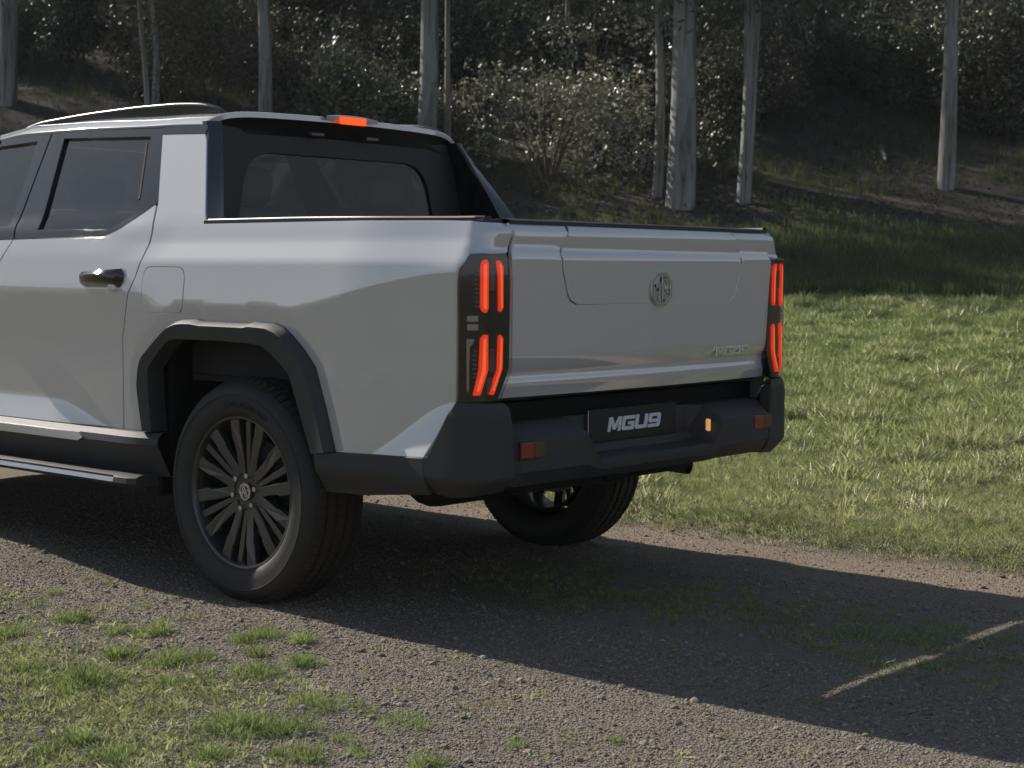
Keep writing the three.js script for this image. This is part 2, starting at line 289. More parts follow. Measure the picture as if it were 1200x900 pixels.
{
  const clump_ = [], short_ = [], mid_ = [], tall_ = [], low_ = [];
  for (let k = 0; k < 900000; k++) {
    const d = 4.2 + 22.5 * Math.sqrt(rnd()) * Math.pow(rnd(), .15), l = rr(-.55, 1.05) * (d * .345 + .5), [x, z] = spot(l, d);
    if (z > trackEdge(x) - .02 || z > -1.1) continue;
    const dens = clamp(1.25 - d / 24, .25, 1) * (l < -d * .02 && d < 20 ? .35 : 1);
    if (rnd() > dens * .62) continue;
    const n = fbm(x * .7, z * .7, 3), n2 = fbm(x * 2.6 + 5, z * 2.6, 2), edge = sstep(trackEdge(x) - .02, trackEdge(x) - .5, z + .18 * n2);
    if (rnd() > .10 + .9 * edge + n2 * .3) continue;
    const lush = clamp(sstep(6, 15, d + 4 * n + 2 * n2) + rr(-.3, .3)), y = ground(x, z), dry = clamp(.52 - .42 * lush + n2 * .8 + n * .3 + rr(-.15, .2)), t = rr(.6, 1.3) * (1 + .35 * n2);
    if (d > 22.2 + n * 2) { if (rnd() < .45) tall_.push([x, y, z, rr(.7, 1.3), rr(0, 6.28), 0, 0, green(dry * .5, t * .42)]); }  // bank blades coloured darker than the field to deepen the shade
    else if (lush > .45 && rnd() < .9) mid_.push([x, y, z, rr(.5, 1.4) * (.45 + 1.5 * clamp(n2 * 1.6 + .35)) * (.6 + .4 * sstep(7, 13, d)), rr(0, 6.28), rr(-.2, .2), rr(-.2, .2), green(dry, t)]);
    else short_.push([x, y, z, rr(.7, 1.3) * (1 + .8 * clamp(n2)), rr(0, 6.28), rr(-.2, .2), rr(-.2, .2), green(dry, t)]);
  }
  // sparse turf and clumps by the near verge, and along the hump of the track
  const clumps = [[-0.46,1.5,0.11,23,0.85], [-0.17,1.52,0.07,27,1.17], [0.09,1.55,0.09,31,0.93], [0.19,1.45,0.06,23,1.09], [0.58,1.57,0.06,35,1.12], [0.85,1.59,0.10,38,1.27], [0.87,1.42,0.08,36,1.05], [1.25,1.7,0.10,22,0.98], [1.27,2.02,0.11,34,1.01], [1.55,1.66,0.10,27,1.08], [1.64,1.93,0.06,22,0.89], [1.4,2.2,0.06,38,1.06], [1.23,2.37,0.11,43,1.08], [1.57,2.05,0.11,36,1.20], [0.3,2.02,0.09,46,0.98], [0.56,1.99,0.09,33,1.29], [-0.14,1.8,0.11,27,1.28], [0.39,1.72,0.07,45,1.03], [0.74,1.82,0.08,37,0.94], [1.05,2.34,0.08,38,1.22], [0.48,1.24,0.07,36,1.25], [0.49,1.34,0.08,40,1.16], [1.85,1.9,0.08,36,1.04], [1.25,1.98,.16,70,1.1], [.55,1.66,.14,60,1.1], [1.89,1.63,.05,12,.7], [2.06,1.43,.05,12,.7], [-.56,1.35,.06,18,.8], [-.17,1.24,.05,12,.7], [-1.08,1.0,.03,6,.7], [-.67,1.13,.03,6,.6], [-.58,1.11,.03,6,.6]];
  const add = (cx, cz, rad, n, h) => { for (let k = 0; k < n; k++) { const a = rr(0, 6.28), r = rad * Math.pow(rnd(), .8) * .85, x = cx + r * Math.cos(a), z = cz + r * Math.sin(a); clump_.push([x, ground(x, z), z, h * rr(.7, 1.25) * (1.2 - .65 * r / rad), rr(0, 6.28), rr(-.25, .25), rr(-.25, .25), green(clamp(rr(-.15, .25)), rr(.6, 1.0))]); } };
  for (const [x, z, r, n, h] of clumps) { const k = rr(.55, 1.25); add(x, z, r * k, Math.round(n * k * rr(.5, 1)), h * rr(.5, .85)); if (rnd() < .6) add(x + rr(-.16, .16), z + rr(-.16, .16), r * rr(.4, .8), Math.round(n * rr(.15, .4)), h * rr(.5, .8)); }
  for (let k = 0; k < 60000; k++) {
    const d = 2.4 + 6 * rnd(), l = rr(-1, 1) * (d * .36 + .3), [x, z] = spot(l, d); if (z < -.7 || z > 4) continue;
    const n = fbm(x * 1.3, z * 1.3, 4), n2 = fbm(x * .45 + 9, z * .45, 3), g1 = sstep(nearEdge(x) - .15, nearEdge(x) + .45, z + .55 * n + .2 * n2), strip = Math.exp(-Math.pow((z + .1 + .15 * n2) / .36, 2)) * sstep(.1, .5, n + .45) * sstep(-.2, 1.0, x);
    const dens = Math.max(g1 * .75 * sstep(-.3, .25, n + .08), strip * .26, .012 * sstep(.9, 1.3, z));
    if (rnd() > dens) continue;
    (rnd() < .6 ? low_ : short_).push([x, ground(x, z), z, rr(.45, .95), rr(0, 6.28), rr(-.2, .2), rr(-.2, .2), green(clamp(rr(.05, .75)) * (z < .9 ? .4 : 1), rr(.7, 1.15))]);
  }
  instanced('short_grass', turf, bladeMat, short_, scene, 'short tufted grass along both edges of the track', 'grass');
  instanced('clump_grass', clumpy, bladeMat, clump_, scene, 'compact green clumps of grass standing in the gravel of the near verge', 'grass');
  instanced('creeping_grass', clover, bladeMat, low_, scene, 'flat creeping grass growing through the gravel', 'grass');
  instanced('meadow_grass', meadow, bladeMat, mid_.filter((q, i) => i % 5 > 1), scene, 'sunlit longer grass of the open field', 'grass');
  instanced('glossy_grass', glossy, shinyBlade, mid_.filter((q, i) => i % 5 < 2), scene, 'glossy grass blades glinting across the open field', 'grass');
  instanced('bank_grass', tall, bladeMat, tall_, scene, 'tall grass at the foot of the wood with shade put into its colour', 'grass');
  console.log('grass', short_.length, low_.length, mid_.length, tall_.length);
}
// ================================================================ the pickup
const matGrain = tex(256, 256, (u, v) => { let s = 0; for (const [f, a] of [[64, .5], [128, .5]]) { const x = u * f, y = v * f, p = (ix, iy) => { ix = ((ix % f) + f) % f; iy = ((iy % f) + f) % f; const n = Math.sin(ix * 127.1 + iy * 311.7 + f) * 43758.5453; return n - Math.floor(n); }; const ix = Math.floor(x), iy = Math.floor(y), fx = x - ix, fy = y - iy; s += a * ((p(ix, iy) * (1 - fx) + p(ix + 1, iy) * fx) * (1 - fy) + (p(ix, iy + 1) * (1 - fx) + p(ix + 1, iy + 1) * fx) * fy); } return [s, s, s]; });
matGrain.repeat.set(6, 6);
const M = {
  paint: new THREE.MeshPhysicalMaterial({ color: rgb(.66, .66, .665), roughness: .06, metalness: .28, clearcoat: 1, clearcoatRoughness: .02 }),
  clad: new THREE.MeshStandardMaterial({ color: rgb(.036, .037, .039), roughness: .6, bumpMap: matGrain, bumpScale: .0004 }),
  gloss: new THREE.MeshPhysicalMaterial({ color: rgb(.012, .012, .014), roughness: .05, clearcoat: 1, clearcoatRoughness: .02 }),
  satin: new THREE.MeshStandardMaterial({ color: rgb(.016, .016, .017), roughness: .45 }),
  railEdgeLit: new THREE.MeshStandardMaterial({ color: rgb(.17, .165, .155), roughness: .38 }),  // paler than the black rail cap: sunlit edge put into the colour
  rail: new THREE.MeshStandardMaterial({ color: rgb(.03, .031, .033), roughness: .28, metalness: .3 }),
  dark: new THREE.MeshStandardMaterial({ color: rgb(.004, .004, .004), roughness: .85 }),
  chrome: new THREE.MeshStandardMaterial({ color: rgb(.62, .63, .64), roughness: .12, metalness: 1 }),
  badge: new THREE.MeshStandardMaterial({ color: rgb(.85, .84, .78), roughness: .3, metalness: 1 }),
  darkChrome: new THREE.MeshStandardMaterial({ color: rgb(.30, .30, .31), roughness: .16, metalness: 1 }),
  glass: new THREE.MeshPhysicalMaterial({ color: rgb(.30, .31, .315), roughness: .01, transmission: 1, thickness: 0, ior: 2.0 }),
  rearGlass: new THREE.MeshPhysicalMaterial({ color: rgb(.74, .77, .72), roughness: .01, transmission: 1, thickness: 0, ior: 1.52 }),
  screen: new THREE.MeshPhysicalMaterial({ color: rgb(.75, .78, .75), roughness: .01, transmission: 1, thickness: 0, ior: 1.52 }),
  lens: new THREE.MeshPhysicalMaterial({ color: rgb(.82, .80, .78), roughness: .015, transmission: 1, thickness: 0, ior: 1.49 }),
  lamp: new THREE.MeshStandardMaterial({ color: rgb(.45, .03, .015), emissive: rgb(1, .050, .010), emissiveIntensity: .50, roughness: .3 }),
  lampCore: new THREE.MeshStandardMaterial({ color: rgb(.5, .08, .02), emissive: rgb(1, .13, .03), emissiveIntensity: .72, roughness: .3 }),
  brake: new THREE.MeshStandardMaterial({ color: rgb(.5, .04, .01), emissive: rgb(1, .09, .008), emissiveIntensity: .9, roughness: .3 }),
  amber: new THREE.MeshStandardMaterial({ color: rgb(.5, .3, .1), emissive: rgb(1, .5, .18), emissiveIntensity: .42, roughness: .3 }),
  lampDark: new THREE.MeshStandardMaterial({ color: rgb(.02, .02, .018), roughness: .35 }),
  lampGrey: new THREE.MeshStandardMaterial({ color: rgb(.13, .13, .13), roughness: .3, metalness: .4 }),
  lampClear: new THREE.MeshStandardMaterial({ color: rgb(.5, .5, .45), roughness: .15, metalness: .8 }),
  reflector: new THREE.MeshPhysicalMaterial({ color: rgb(.25, .022, .006), roughness: .25, clearcoat: 1 }),
  reflectorDim: new THREE.MeshPhysicalMaterial({ color: rgb(.08, .025, .010), roughness: .3, clearcoat: 1 }),
  rubber: new THREE.MeshStandardMaterial({ color: rgb(.020, .020, .021), roughness: .62, bumpMap: matGrain, bumpScale: .0005 }),
  tread: new THREE.MeshStandardMaterial({ color: rgb(.040, .034, .028), roughness: .92, bumpMap: matGrain, bumpScale: .0012 }),
  shadedLetters: new THREE.MeshStandardMaterial({ color: rgb(.009, .009, .009), roughness: .75 }),  // darker than the tyre rubber: shade on the lettering put into the colour
  rim: new THREE.MeshPhysicalMaterial({ color: rgb(.048, .048, .047), roughness: .3, metalness: .4, clearcoat: .8, clearcoatRoughness: .12 }),
  steel: new THREE.MeshStandardMaterial({ color: rgb(.16, .155, .15), roughness: .45, metalness: .8 }),
  plate: new THREE.MeshStandardMaterial({ color: rgb(.009, .009, .008), roughness: .55 }),
  plateText: new THREE.MeshStandardMaterial({ color: rgb(.72, .74, .78), roughness: .5 }),
  lining: new THREE.MeshStandardMaterial({ color: rgb(.42, .42, .38), roughness: .9 }),
  seat: new THREE.MeshStandardMaterial({ color: rgb(.030, .028, .026), roughness: .7 }),
  bedLiner: new THREE.MeshStandardMaterial({ color: rgb(.03, .03, .03), roughness: .8, bumpMap: matGrain, bumpScale: .001 }),
};
const truck = thing('pickup_truck', 'pale grey double cab pickup truck with black cladding parked on the gravel track', 'pickup truck');
const both = (name, geo, mat, parent = truck) => { const a = part(name, geo, mat, parent); part(name, mirrorZ(geo), mat, parent); return a; };

// ---- quarter panels with rear pillars
const archOut = [[.501, .586], [.462, .73], [.419, .87], [.37, .925], [.314, .974], [.275, 1.0], [.227, 1.013], [.11, 1.017], [.105, 1.010], [-.175, 1.010], [-.18, 1.017], [-.271, 1.015], [-.31, 1.008], [-.348, .994], [-.44, .935], [-.524, .877], [-.555, .83], [-.572, .761], [-.562, .68], [-.545, .585]];
const archIn = [[.402, .572], [.362, .68], [.309, .839], [.236, .900], [.196, .924], [.156, .936], [.07, .940], [-.012, .942], [-.20, .942], [-.305, .942], [-.34, .935], [-.367, .924], [-.43, .875], [-.49, .823], [-.495, .70], [-.487, .585]];
const flap = []; { const c = [[-.508, 1.204, .03], [-.296, 1.204, .035], [-.262, 1.19, .03], [-.288, 1.04, .045], [-.335, 1.037, .03], [-.50, 1.036, .045]];
  const raw = [[-.515, 1.204], [-.27, 1.204], [-.285, 1.036], [-.53, 1.036]], r = .045;
  for (let i = 0; i < 4; i++) { const p = raw[i], a = raw[(i + 3) % 4], b = raw[(i + 1) % 4]; const u = (q) => { const l = Math.hypot(q[0] - p[0], q[1] - p[1]); return [(q[0] - p[0]) / l, (q[1] - p[1]) / l]; }; const ua = u(a), ub = u(b);
    for (let k = 0; k <= 5; k++) { const t = k / 5; const p0 = [p[0] + ua[0] * r, p[1] + ua[1] * r], p2 = [p[0] + ub[0] * r, p[1] + ub[1] * r]; flap.push([(1 - t) * (1 - t) * p0[0] + 2 * t * (1 - t) * p[0] + t * t * p2[0], (1 - t) * (1 - t) * p0[1] + 2 * t * (1 - t) * p[1] + t * t * p2[1]]); } } }
const cen = a => a.reduce((s, p) => [s[0] + p[0] / a.length, s[1] + p[1] / a.length], [0, 0]);
const grow = (a, d) => { const c = cen(a); return a.map(p => { const l = Math.hypot(p[0] - c[0], p[1] - c[1]); return [p[0] + (p[0] - c[0]) / l * d, p[1] + (p[1] - c[1]) / l * d]; }); };
// the fender swells out round the wheel
const flank = (s, y) => {
  const p = shell(s, y);
  if (s < .95) {
    let d = 1e9; for (let i = 0; i < archOut.length - 1; i++) { const a = archOut[i], b = archOut[i + 1], vx = b[0] - a[0], vy = b[1] - a[1], t = clamp(((s - a[0]) * vx + (y - a[1]) * vy) / (vx * vx + vy * vy)); d = Math.min(d, Math.hypot(s - a[0] - vx * t, y - a[1] - vy * t)); }
    p[2] -= .008 * (1 - sstep(.0, .07, d));
    // door handle recess flows into the fender
  }
  // tucked in wedge below the tail lamp
  return p;
};
const quarterOut = [[-.681, .584], [-.664, .92], [-.607, 1.10], [-.560, 1.175], [-.532, 1.235], [-.526, 1.29], [-.530, 1.343], [-.568, 1.452], [-.716, 1.722], [-.452, 1.712], [-.43, 1.69], [-.262, 1.405], [-.245, 1.380], [-.231, 1.370], [.489, 1.366], [.917, 1.361], [1.03, 1.357], [1.10, 1.354], [1.214, 1.351], [1.2135, 1.325], [1.212, 1.30], [1.224, 1.262], [1.2, 1.260], [1.09, 1.256], [1.052, 1.206], [1.046, 1.166], [1.040, 1.0], [1.030, .790], [1.022, .776], [.926, .603], [.72, .594], ...archOut, ];
both('quarter_panel', panel(quarterOut, flank, { cell: .015, hem: .0045, holes: [grow(flap, .006)] }), M.paint);
both('fuel_flap', panel(flap, (s, y) => { const p = flank(s, y); p[2] += .0005; return p; }, { cell: .03 }), M.paint);
both('flap_gasket', panel(grow(flap, .012), (s, y) => { const p = flank(s, y); p[2] -= .012; return p; }, { cell: .05, depth: 0 }), M.dark);

// ---- wheel arch trim: a sloped upper face, a ridge and a face that turns in to the wheel house
{
  const n = 64, resample = (pts) => { const L = [0]; for (let i = 1; i < pts.length; i++) L.push(L[i - 1] + Math.hypot(pts[i][0] - pts[i - 1][0], pts[i][1] - pts[i - 1][1])); const T = L[L.length - 1]; return Array.from({ length: n + 1 }, (_, k) => { const t = T * k / n; let i = 1; while (i < L.length - 1 && L[i] < t) i++; const f = (t - L[i - 1]) / (L[i] - L[i - 1] || 1); return [lerp(pts[i - 1][0], pts[i][0], f), lerp(pts[i - 1][1], pts[i][1], f)]; }); };
  const o = resample(archOut), i_ = resample(archIn), secs = [];
  for (let k = 0; k <= n; k++) {
    const a = o[k], b = i_[k], at = f => [lerp(a[0], b[0], f), lerp(a[1], b[1], f)];
    const zb = sideZ(a[0], Math.max(.6, a[1])) - .006, s = [];
    for (const [f, dz] of [[0, -.022], [.0, .004], [.02, .010], [.20, .033], [.23, .0355], [.28, .035], [.95, .026], [.985, .024], [1, .016], [1, -.05]]) { const q = at(f); s.push([q[0], q[1], zb + dz]); }
    secs.push(s);
  }
  both('wheel_arch_trim', loft(secs, .34), M.clad);
  // wheel house
  const liner = [], nn = 28;
  const inn = resample(archIn);
  for (let k = 0; k <= n; k++) { const q = inn[k]; liner.push([[q[0], q[1], .945], [q[0] * 1.08, q[1] + .02, .90], [q[0] * 1.08, q[1] + .03, .56]]); }
  both('wheel_house', loft(liner, .6), M.dark);
  both('wheel_house_front', rbox(-.60, -.50, .33, .80, .50, .93, .02), M.dark);
  both('wheel_house_wall', rbox(-.56, .50, .52, 1.0, .52, .56), M.dark);
}
// ---- doors
const rearDoor = [[-1.446, 1.313], [-.826, 1.318], [-.770, 1.335], [-.731, 1.348], [-.583, 1.440], [-.577, 1.438], [-.541, 1.343], [-.536, 1.29], [-.542, 1.235], [-.570, 1.172], [-.617, 1.10], [-.673, .92], [-.691, .584], [-1.56, .584], [-1.568, .8], [-1.556, 1.10], [-1.538, 1.176], [-1.490, 1.247]];
const frontDoor = [[-1.456, 1.313], [-1.50, 1.247], [-1.548, 1.176], [-1.566, 1.10], [-1.578, .8], [-1.570, .584], [-2.62, .584], [-2.68, .8], [-2.66, 1.1], [-2.62, 1.30]];
const frameOut = [[-1.516, 1.776], [-.724, 1.749], [-.576, 1.452], [-.6, 1.437], [-.735, 1.355], [-.775, 1.34], [-.828, 1.324], [-1.448, 1.319], [-1.472, 1.378]];
const frameHole = [[-1.412, 1.744], [-.797, 1.722], [-.778, 1.680], [-.70, 1.50], [-.669, 1.440], [-.70, 1.405], [-.762, 1.368], [-.80, 1.354], [-.845, 1.349], [-1.30, 1.353]];
const fFrameOut = [[-1.528, 1.776], [-1.484, 1.378], [-1.458, 1.319], [-2.62, 1.306], [-2.60, 1.33], [-2.10, 1.765]];
const fFrameHole = [[-1.605, 1.741], [-1.54, 1.40], [-1.53, 1.372], [-2.48, 1.352], [-2.06, 1.725]];
const at = (fn, d) => (s, y) => { const p = fn(s, y); p[2] += d; return p; };
function door(name, low, frame, hole, handleX) {
  for (const side of [1, -1]) {
    const mir = g => side > 0 ? g : mirrorZ(g), d = new THREE.Group(); d.name = name; truck.add(d);
    part('door_skin', mir(panel(low, shell, { cell: .016 })), M.paint, d);
    part('window_frame', mir(panel(frame, at(shell, -.004), { cell: .04, holes: [hole], depth: .03 })), M.gloss, d);
    part('window_glass', mir(panel(grow(hole, .008), at(shell, -.019), { cell: .08, depth: 0 })), M.glass, d);
    // pull handle: a black bar with a tucked-in underside
    const hs = [], x0 = handleX - .135, x1 = handleX + .13;
    for (let k = 0; k <= 14; k++) {
      const f = k / 14, x = lerp(x0, x1, f), yc = lerp(1.155, 1.163, f), z = sideZ(x, yc), out = .042 * Math.pow(Math.sin(Math.PI * clamp(.06 + f * .92)), .35), h = lerp(.030, .037, f);
      const e = k == 0 || k == 14 ? .35 : 1;
      hs.push([[x, yc + h * e, z - .01], [x, yc + h * .94 * e, z + out * .7 * e], [x, yc + h * .55 * e, z + out * e], [x, yc - h * .15 * e, z + out * e], [x, yc - h * .5 * e, z + out * .86 * e], [x, yc - h * .75 * e, z + out * .45 * e], [x, yc - h * e, z + .004], [x, yc - h * e, z - .012]]);
    }
    part('handle', mir(loft(hs, .7)), M.gloss, d);
    part('handle_bracket', mir(rbox(handleX + .06, handleX + .10, 1.112, 1.14, sideZ(handleX, 1.12) - .01, sideZ(handleX, 1.12) + .022, .006)), M.chrome, d);
  }
}
door('rear_door', rearDoor, frameOut, frameHole, -.77);
door('front_door', frontDoor, fFrameOut, fFrameHole, -1.74);
both('window_division', panel([[-.80, 1.70], [-.792, 1.70], [-.688, 1.47], [-.696, 1.466]].map(p => [p[0] - .03, p[1]]), at(shell, -.016), { cell: .05, depth: .004 }), M.dark);
both('door_shut', panel([[-1.60, .56], [-.66, .56], [-.50, 1.0], [-.50, 1.36], [-.56, 1.46], [-.70, 1.765], [-1.60, 1.79]].map(p => p), at(shell, -.045), { cell: .1, depth: 0, holes: [grow(frameHole, .03)] }), M.dark);
both('roof_side_trim', panel([[-.715, 1.727], [-.452, 1.717], [-.452, 1.752], [-.728, 1.752]], at(shell, -.003), { cell: .05, depth: .02 }), M.gloss);
// front fenders, bonnet, screen and nose
both('front_fender', panel([[-2.635, .584], [-2.69, .8], [-2.67, 1.1], [-2.635, 1.29], [-3.4, 1.22], [-4.1, 1.12], [-4.16, .75], [-3.80, .62], [-3.72, .85], [-3.5, .99], [-3.1, .99], [-2.86, .85], [-2.80, .60]], (s, y) => { const p = shell(s, y); p[2] -= .12 * Math.pow(clamp((-s - 3.4) / .76), 2); return p; }, { cell: .05 }), M.paint);
both('front_wheel_house', rbox(-3.82, -2.78, .45, 1.0, .50, .56), M.dark);
{
  const bon = []; for (let i = 0; i <= 10; i++) { const x = lerp(-2.62, -4.14, i / 10), y = lerp(1.30, 1.13, Math.pow(i / 10, 1.4)), w = lerp(.945, .80, Math.pow(i / 10, 2)); bon.push([-1, -.85, -.5, 0, .5, .85, 1].map(t => [x, y + .05 * (1 - t * t * t * t) - (Math.abs(t) == 1 ? .01 : 0), w * t])); }
  part('bonnet', loft(bon, .5), M.paint, truck);
  const scr = []; for (let i = 0; i <= 6; i++) { const f = i / 6, x = lerp(-2.66, -2.02, f), y = lerp(1.34, 1.795, f), w = lerp(.84, .68, f); scr.push([-1, -.6, 0, .6, 1].map(t => [x + .10 * t * t, y - .015 * t * t, w * t])); }
  part('windscreen', loft(scr, .8), M.screen, truck);
  for (const s of [1, -1]) part('windscreen_pillar', tube([[-2.60, 1.31, .90 * s], [-2.25, 1.58, .79 * s], [-1.95, 1.765, .70 * s]], .035, 16, 8), M.gloss, truck);
  part('scuttle', rbox(-2.75, -2.5, 1.24, 1.33, -.86, .86), M.dark, truck);
  const nose = []; for (const [x, y0, y1, w] of [[-4.05, .42, 1.12, .90], [-4.20, .40, 1.12, .86], [-4.29, .45, 1.05, .74], [-4.30, .55, .98, .66]]) nose.push([[x, y0, -w], [x, y1, -w], [x, y1 + .02, 0], [x, y1, w], [x, y0, w]]);
  part('grille', loft(nose, .4, true, true), M.gloss, truck);
}
// ---- roof
const roofFn = (x, t) => { const a = Math.abs(t), rear = sstep(-.75, -.40, x), front = sstep(-1.7, -2.12, x); const z = .712 * t; return [x, 1.832 - .014 * t * t - .052 * Math.pow(a, 12) - .010 * rear - .03 * front + .014 * sstep(-.7, -1.4, x), z]; };
const rearEdge = t => -.435 - .025 * t * t - .03 * Math.pow(Math.abs(t), 8);
{
  const o = []; for (let k = 0; k <= 24; k++) { const t = -1 + 2 * k / 24; o.push([rearEdge(t), t]); } o.push([-2.02, 1], [-2.08, 0], [-2.02, -1]);
  part('roof', panel(o, roofFn, { cell: .035, depth: .022, hem: .004, flip: true }), M.paint, truck);
  const lin = o.map(p => [p[0] - .05, p[1] * .94]); part('headlining', panel(lin, (x, t) => { const p = roofFn(x, t); p[1] -= .05; return p; }, { cell: .1, depth: 0 }), M.lining, truck);
}
for (const s of [1, -1]) {
  const pts = [[-1.93, 1.786], [-1.86, 1.812], [-1.72, 1.834], [-1.4, 1.850], [-1.05, 1.858], [-.78, 1.856], [-.62, 1.846], [-.53, 1.826], [-.47, 1.796]].map(p => [p[0], p[1] - .006, .612 * s]);
  const c = new THREE.CatmullRomCurve3(pts.map(V), false, 'catmullrom', .3), secs = [];
  for (let k = 0; k <= 40; k++) { const p = c.getPoint(k / 40); const hw = .016, hh = k < 2 || k > 38 ? .008 : .013; const yr = roofFn(p.x, .612 / .712)[1] - .004; secs.push([0, 1, 2, 3, 4, 5, 6, 7].map(q => { const a = q / 8 * Math.PI * 2 + Math.PI / 8, lo = Math.sin(a) < -.5; return [p.x, lo ? Math.min(yr, p.y - .004) : p.y + hh * Math.sin(a), p.z + hw * (lo ? .6 : 1) * Math.cos(a)]; })); }
  part('roof_rail', loft(secs, .9, true, true), M.rail, truck);
}
// ---- back of the cab
const W = (z, y) => [-.47 - .06 * (y - 1.4), y, z];
const winHole = []; { const c = [[.50, 1.664], [-.50, 1.664], [-.575, 1.31], [.575, 1.31]], rad = [.13, .13, .05, .05];
  for (let i = 0; i < 4; i++) { const p = c[i], a = c[(i + 3) % 4], b = c[(i + 1) % 4], r = rad[i]; const u = q => { const l = Math.hypot(q[0] - p[0], q[1] - p[1]); return [(q[0] - p[0]) / l * r, (q[1] - p[1]) / l * r]; }; const ua = u(a), ub = u(b);
    for (let k = 0; k <= 7; k++) { const t = k / 7; winHole.push([0, 1].map(m => (1 - t) * (1 - t) * (p[m] + ua[m]) + 2 * t * (1 - t) * p[m] + t * t * (p[m] + ub[m]))); } } }
part('cab_back', panel([[.70, .82], [.86, 1.36], [.665, 1.775], [0, 1.82], [-.665, 1.775], [-.86, 1.36], [-.70, .82]], W, { cell: .06, holes: [winHole], depth: .03, flip: true }), M.satin, truck);
part('rear_window', panel(grow(winHole, .012), (z, y) => { const p = W(z, y); p[0] -= .012; return p; }, { cell: .1, depth: 0 }), M.rearGlass, truck);
part('cab_header', loft([.68, .5, .25, 0, -.25, -.5, -.68].map(z => { const t = z / .712, x = rearEdge(t), y = roofFn(x, t)[1]; return [[x - .012, y - .012, z], [x - .018, y - .026, z], [x - .035, y - .055, z], [-.49, y - .085, z]]; }), .5), M.satin, truck);
both('sail_panel', loft(Array.from({ length: 13 }, (_, k) => { const f = k / 12, y = lerp(1.765, 1.375, f), xo = lerp(-.470, -.240, f), zo = sideZ(xo, Math.min(y, 1.74)) - .001, xi = lerp(-.435, -.262, Math.pow(f, .9)), zi = lerp(.668, .803, f);
  return [[xo - .03, y, zo - .012], [xo + .004, y, zo - .004], [lerp(xo, xi, .5) + .008, y, lerp(zo, zi, .5)], [xi, y, zi], [xi - .02, y, zi - .012], [-.50, y, Math.min(zi - .02, lerp(.66, .74, f))]]; }), .55), M.gloss);
// high brake lamp in its housing
{
  const b = new THREE.Group(); b.name = 'high_brake_lamp'; truck.add(b);
  const fin = []; for (let k = 0; k <= 8; k++) { const f = k / 8, z = lerp(.145, -.145, f), w = Math.pow(Math.sin(Math.PI * clamp(f, .02, .98)), .4), y = roofFn(-.43, z / .712)[1]; fin.push([[-.60, y - .004, z * .6], [-.49, y + .010 * w, z], [-.417, y + .012 * w, z], [-.411, y + .008 * w, z], [-.415, y - .012, z]]); }
  part('lamp_housing', loft(fin, .5), M.paint, b);
  part('lamp_lens', rbox(-.416, -.404, 1.796, 1.826, -.072, .072, .004), M.brake, b);
  for (const z of [.155, -.155]) part('cargo_lamp', rbox(-.478, -.452, 1.742, 1.757, z - .035, z + .035, .004), M.lampGrey, truck);
}
// ---- cabin
{
  const s = (x, y0, h, z, w, tilt = .1) => { const g = new RoundedBoxGeometry(.13, h, w, 3, .05); g.translate(0, h / 2, 0); g.rotateZ(-tilt); g.translate(x, y0, z); return g; };
  for (const [x, z, w] of [[-.72, .40, .50], [-.72, -.40, .50], [-1.75, .38, .52], [-1.75, -.38, .52]]) { part('seat_back', s(x, .82, .64, z, w), M.seat, truck); part('head_rest', s(x + .08, 1.455, .16, z, .25), M.seat, truck); part('seat_cushion', rbox(x - .55, x, .72, .86, z - w / 2, z + w / 2, .05), M.seat, truck); }
  part('dashboard', rbox(-2.62, -2.25, 1.0, 1.27, -.80, .80, .06), M.seat, truck);
  part('cab_bulkhead', rbox(-.505, -.475, .46, .90, -.88, .88, .004), M.dark, truck);
  part('cab_floor', rbox(-2.9, -.46, .50, .56, -.86, .86), M.dark, truck);
}
// ---- load bed
{
  const rim_ = []; for (let s = -.245; s <= 1.212; s += .045) { const p = shell(Math.min(s, 1.212), 1.357); rim_.push([p[0] - (s > 1.0 ? .004 : 0), p[2] - .005]); }
  both('bed_rail_cap', panel([[-.245, .79], ...rim_, [1.05, .742], [1.03, .79]], (x, z) => [x, 1.374 - .009 * sstep(.2, 1.1, x) + .005 * sstep(.0, .03, z - .79), z], { cell: .04, depth: .02, flip: true }), M.clad);
}
both('lit_rail_edge', loft(Array.from({ length: 30 }, (_, k) => { const s = lerp(-.232, 1.10, k / 29), p = shell(s, 1.357), d = .009 * sstep(.2, 1.1, s); return [[p[0], 1.368 - d, p[2] - .004], [p[0], 1.3715 - d, p[2] - .005], [p[0], 1.3815 - d, p[2] - .013], [p[0], 1.3835 - d, p[2] - .018], [p[0], 1.3835 - d, p[2] - .04], [p[0], 1.372 - d, p[2] - .045]]; }), .5), M.railEdgeLit);  // pale strip standing in for sunlight along the black rail
both('bed_side', rbox(-.46, 1.03, .80, 1.362, .755, .80), M.bedLiner);
part('bed_floor', rbox(-.46, 1.050, .775, .80, -.80, .80), M.bedLiner, truck);
for (let k = -6; k <= 6; k++) part('bed_rib', rbox(-.44, 1.02, .80, .812, k * .105 - .02, k * .105 + .02, .005), M.bedLiner, truck);
